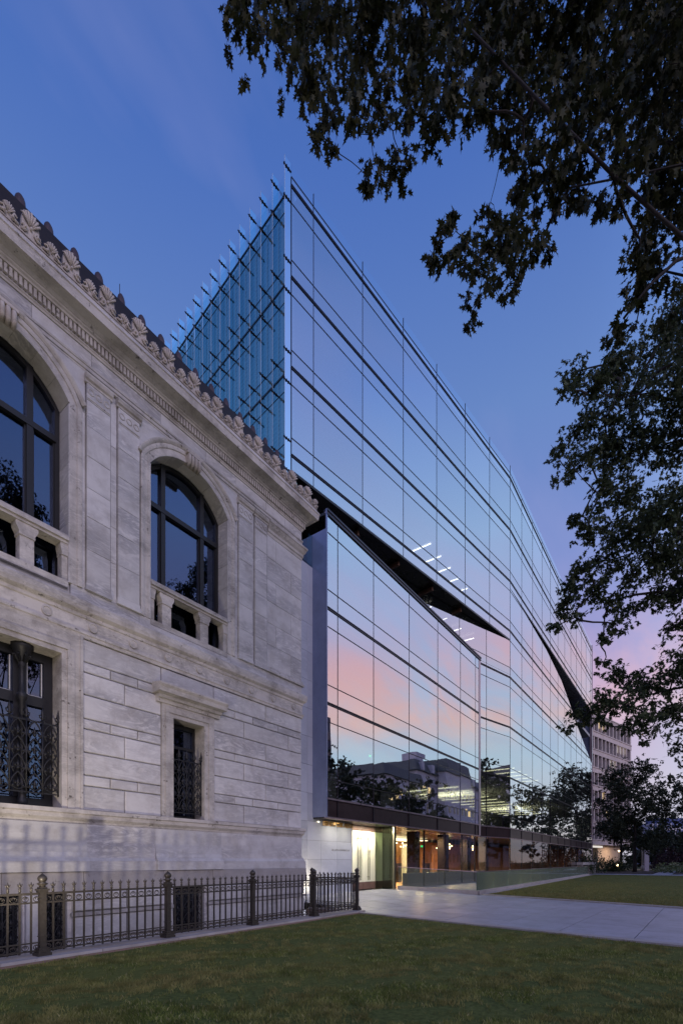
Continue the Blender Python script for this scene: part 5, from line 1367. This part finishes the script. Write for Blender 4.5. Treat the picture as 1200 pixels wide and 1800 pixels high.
for i, (x, f, w, h, lb) in enumerate([(1125, 150, 12, 12, 'pale green tree behind the street lamp'), (1148, 165, 11, 12.5, 'green tree in the middle of the distant wood line'), (1172, 150, 11, 9, 'low spreading tree in front of the distant blue building'), (1198, 140, 10, 11, 'distant tree cut by the right edge of the picture')]):
    c = cam2w(f, (x - 600) / 850 * f); round_tree('distant_tree', c, h, w * .55, lb, 90 + i, leaf=.8, n=24, per=34, low=.12)

# ================================================================ FAR BUILDINGS
CB = thing('concrete_office_block', (129.6, 11.9, 0), 'pinkish concrete office block with rows of deep upright windows', 'building')
dA = radians(-14); uc = Vector((cos(dA), sin(dA))); nc = Vector((-uc.y, uc.x)); R_ = Vector((131.5, 11.4)); Oc = R_ - uc * 42
m = MB(); m.obox(Oc, uc, nc, 0, 42, .9, 22, 5.2, 31.5); part('wall', m, CONC, CB)
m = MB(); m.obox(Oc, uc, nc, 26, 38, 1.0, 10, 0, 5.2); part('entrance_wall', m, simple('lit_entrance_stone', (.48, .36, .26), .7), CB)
m = MB(); m.obox(Oc, uc, nc, 38.5, 41.6, 4, 20, 0, 5.2); part('ground_floor_wall', m, CONC, CB)
m = MB(); m.obox(Oc, uc, nc, 39.2, 40.6, 3.9, 4.0, .3, 3.6); part('entrance_door', m, LAMP_WIN, CB)
bay = 1.95; nb_ = 21
fl = [5.2 + 3.75 * i for i in range(8)]
for i, z in enumerate(fl[:-1] + [fl[-1]]):
    m = MB(); m.obox(Oc, uc, nc, -.2, 42.2, 0, 1.0, z, z + 1.15); m.obox(Oc, uc, nc, -.2, 42.2, -.12, 0, z + .95, z + 1.15); part('spandrel', m, CONC, CB)
for i in range(7):
    z0, z1 = fl[i] + 1.15, fl[i + 1]
    for j in range(nb_):
        a = .6 + bay * j + .2
        lit = (i, j) in ((6, 6), (5, 18), (5, 17), (5, 19), (4, 16), (4, 15), (1, 14), (2, 13), (6, 13), (6, 12))
        m = MB(); m.obox(Oc, uc, nc, a, a + bay - .55, .6, .66, z0, z1)
        w_ = part('window', m, DGLASS, CB)
        if lit: part('lit_blind', MB().obox(Oc, uc, nc, a + .1, a + bay - .65, .52, .58, z0 + (z1 - z0) * .45, z1 - .05), LAMP_WW if j > 14 else LAMP_WIN, w_)
        m = MB(); m.obox(Oc, uc, nc, a - .45, a - .05, .08, .9, z0, z1); part('pier', m, CONC, CB)
part('pier', MB().obox(Oc, uc, nc, 41.4, 42.1, .05, .9, fl[0], fl[-1]), CONC, CB)
part('canopy_light', MB().obox(Oc, uc, nc, 20, 26.5, .2, .5, 4.6, 5.0), LAMP_WW, CB)
d = bpy.data.lights.new('canopy_lamp', 'AREA'); d.size = 4; d.energy = 420; d.color = (1, .75, .5); o = bpy.data.objects.new('canopy_lamp', d); COL.objects.link(o)
p_ = Oc + uc * 30 - nc * 2.5; o.location = (p_.x, p_.y, 5.0)
# blue glass building on the horizon
c = cam2w(320, 222); FBl = thing('distant_office_building', (*c, 0), 'distant blue glazed office building above the trees at the right edge', 'building')
cc = Vector(c); m = MB(); m.obox(cc, Vector((SA, -CA)), Vector((CA, SA)), -18, 60, 0, 20, 0, 27); part('wall', m, BLUEB, FBl)
m = MB(); m.obox(cc, Vector((SA, -CA)), Vector((CA, SA)), -10, 60, 4, 18, 27, 31); part('roof', m, simple('dusk_blue_roof', (.06, .09, .24), .7), FBl)
for i in range(5): part('window_band', MB().obox(cc, Vector((SA, -CA)), Vector((CA, SA)), -18, 60, -.4, 0, 5 + 4.4 * i, 6.2 + 4.4 * i), DULLS, FBl)
for i in range(16): part('pier', MB().obox(cc, Vector((SA, -CA)), Vector((CA, SA)), -17 + 3 * i, -16.2 + 3 * i, -.6, -.4, 2, 27), DULLS, FBl)
# mansard block across the street (seen mirrored)
MB1 = thing('mansard_apartment_block', (130, -46, 0), 'grey stone block with mansard roofs mirrored in the glass facade', 'building')
m = MB(); m.box(132, 196, -66, -44, 0, 29.5); m.box(108, 132, -64, -42, 0, 24.5); m.box(146, 168, -44, -41, 0, 31); m.box(136, 142, -52, -46, 29.5, 36); m.box(172, 178, -52, -46, 29.5, 37); part('wall', m, DULLS, MB1)
m = MB()
def mans(x0, x1, y0, y1, z0, z1, s_):
    m.add([(x0, y0, z0), (x1, y0, z0), (x1, y1, z0), (x0, y1, z0), (x0 + s_, y0 + s_, z1), (x1 - s_, y0 + s_, z1), (x1 - s_, y1 - s_, z1), (x0 + s_, y1 - s_, z1)], [(4, 5, 6, 7), (0, 1, 5, 4), (1, 2, 6, 5), (2, 3, 7, 6), (3, 0, 4, 7)])
mans(131, 197, -67, -43.2, 29.5, 33, 1.2); mans(107, 133, -65, -41.4, 24.5, 27.5, 1.0); mans(145.5, 168.5, -50, -40.5, 31, 35, 1.2); part('roof', m, SLATE, MB1)
STRC = simple('string_stone', (.40, .38, .40), .8)
for i in range(5):
    part('string_course', MB().box(107.8, 132.2, -41.98, -41.7, 4.3 * i + 4.2, 4.3 * i + 4.5), STRC, MB1)
    part('string_course', MB().box(132.3, 196.2, -43.98, -43.7, 5.2 * i + 5.0, 5.2 * i + 5.35), STRC, MB1)
    for j in range(7):
        x = 109.5 + 3.2 * j; lit = (i, j) in ((4, 1), (4, 2), (2, 5), (3, 3))
        part('window', MB().box(x, x + 1.3, -41.97, -41.85, 4.3 * i + 1.4, 4.3 * i + 3.6), LAMP_WIN if lit else DGLASS, MB1)
    for j in range(18):
        x = 133.5 + 3.4 * j
        if 144 < x < 168: x = 147 + (x - 147) * .96
        yy = -40.97 if 145.5 < x < 167 else -43.97
        lit = (i, j) in ((1, 2), (3, 9), (4, 1), (4, 2), (2, 14))
        part('window', MB().box(x, x + 1.4, yy, yy + .12, 5.2 * i + 1.6, 5.2 * i + 4.2), LAMP_WIN if lit else DGLASS, MB1)
for j in range(9):
    x = 134 + 6.8 * j
    if not 143 < x < 168: part('dormer', MB().box(x, x + 1.8, -45.5, -42.7, 29.6, 32.2), DULLS, MB1)
TW = thing('dark_office_tower', (68, -44, 0), 'dark narrow tower mirrored at the left edge of the glass', 'building')
part('wall', MB().box(54, 79, -55, -37, 0, 31), simple('tower_dusk_stone', (.10, .095, .13), .8), TW)
part('roof', MB().box(56, 77, -53, -39, 31, 33), SLATE, TW)
for i in range(8):
    part('window_band', MB().box(54.5, 78.5, -36.98, -36.8, 3 + 3.3 * i, 4.6 + 3.3 * i), DGLASS, TW)

# ================================================================ STREET FURNITURE
c = cam2w(78, 49.2); sp = thing('sign_pylon', (*c, 0), 'tall pale blank sign panel standing between the tree trunks', 'sign')
cc = Vector(c); uu = Vector((SA, -CA)); nn_ = Vector((CA, SA))
part('panel', MB().obox(cc, uu, nn_, -.35, .35, 0, .25, .1, 3.6), SIGNW, sp); part('base', MB().obox(cc, uu, nn_, -.42, .42, -.05, .3, 0, .12), CURB, sp)
c = cam2w(95, 59.0); sl = thing('street_lamp', (*c, 0), 'slim grey street lamp with a curved arm among the distant trees', 'street lamp')
x, y = c; part('pole', MB().tube([(x, y, 0), (x, y, 5.2), (x, y, 8.4)], [.16, .12, .09], 8), CURB, sl)
part('base', MB().lathe(x, y, [(.3, 0), (.3, .6), (.18, .9), (.16, 1.0)], 10), CURB, sl)
part('arm', MB().tube([(x, y, 7.8), (x + .5 * SA, y - .5 * CA, 8.6), (x + 1.4 * SA, y - 1.4 * CA, 8.9)], .05, 6), CURB, sl)
part('lamp_head', MB().ball((x + 1.6 * SA, y - 1.6 * CA, 8.85), (.35, .35, .15), 8, 6), CURB, sl)
for i, (px, py, f, lb) in enumerate([(1087, 1496, 92, 'lit globe lamp on a thin post in front of the concrete entrance'), (1085, 1521, 74, 'low glowing path light at the foot of the shrubs')]):
    p = at(px, py, f); l = thing('path_light', (p.x, p.y, 0), lb, 'lamp')
    part('pole', MB().tube([(p.x, p.y, 0), (p.x, p.y, p.z)], .04, 6), IRON, l); part('globe', MB().ball(tuple(p), .14, 8, 6), LAMP_A, l)
p = cam2w(61.5, 32.0); bn = thing('stone_bench', (*p, 0), 'long low stone bench at the end of the glass railing', 'bench')
cc = Vector(p); part('seat', MB().obox(cc, D0, N0, -7.5, 2.6, 0, 1.6, 1.25, 1.55), CURB, bn)
for a in (-7.2, -2.5, 1.8): part('leg', MB().obox(cc, D0, N0, a, a + .5, .1, 1.4, 0, 1.25), CURB, bn)
# parked cars across the lawn, mirrored low in the glass
def car(x, y, rot, paint, label):
    t = thing('parked_car', (0, 0, 0), label, 'car', 'cars parked along the street')
    side = [(-2.2, .35), (2.2, .35), (2.25, .7), (2.1, .92), (1.2, 1.0), (.55, 1.42), (-.9, 1.45), (-1.6, 1.05), (-2.2, .98), (-2.28, .6)]
    b = MB(); b.prism([(a, z) for a, z in side], -.86, .86); bd = part('body', b, paint, t)
    b = MB(); b.prism([(1.08, 1.0), (.52, 1.37), (-.86, 1.40), (-1.42, 1.06)], -.875, .875); part('side_window', b, DGLASS, t)
    wm = MB(); n = 14
    wm.add([(.32 * cos(2 * pi * k / n), s_, .32 * sin(2 * pi * k / n)) for s_ in (-.1, .1) for k in range(n)], [tuple(range(n)), tuple(range(2 * n - 1, n - 1, -1))] + [(k, k + n, (k + 1) % n + n, (k + 1) % n) for k in range(n)])
    hb = MB(); hb.add([(.18 * cos(2 * pi * k / 8), s_, .18 * sin(2 * pi * k / 8)) for s_ in (-.11, .11) for k in range(8)], [tuple(range(8)), tuple(range(15, 7, -1))])
    wme = wm.mesh('wheel', IRON_B); hme = hb.mesh('rim', STEEL)
    for a in (-1.35, 1.4):
        for s_ in (-.80, .80):
            w_ = inst('wheel', wme, t, (a, s_, .33)); inst('rim', hme, w_, (a, s_, .33))
    for s_ in (-.6, .6):
        part('headlight', MB().ball((2.2, s_, .72), (.08, .16, .08), 6, 5), LAMP_WW, t); part('tail_light', MB().ball((-2.25, s_, .8), (.05, .16, .08), 6, 5), LAMP_R, t)
    t.location = (x, y, .01); t.rotation_euler = (0, 0, rot)
SIL = simple('silver_car_paint', (.42, .44, .50), .3, .6); BLP = simple('dark_blue_car_paint', (.06, .08, .18), .3, .5)
car(38.5, -20.6, 0, SIL, 'silver parked car mirrored right of the lobby'); car(31.0, -20.6, 0, BLP, 'dark blue parked car mirrored in the lobby glass')
if len(rest.f): part('glass_pane_field', rest, [GL, GLC], GB, kind='stuff')
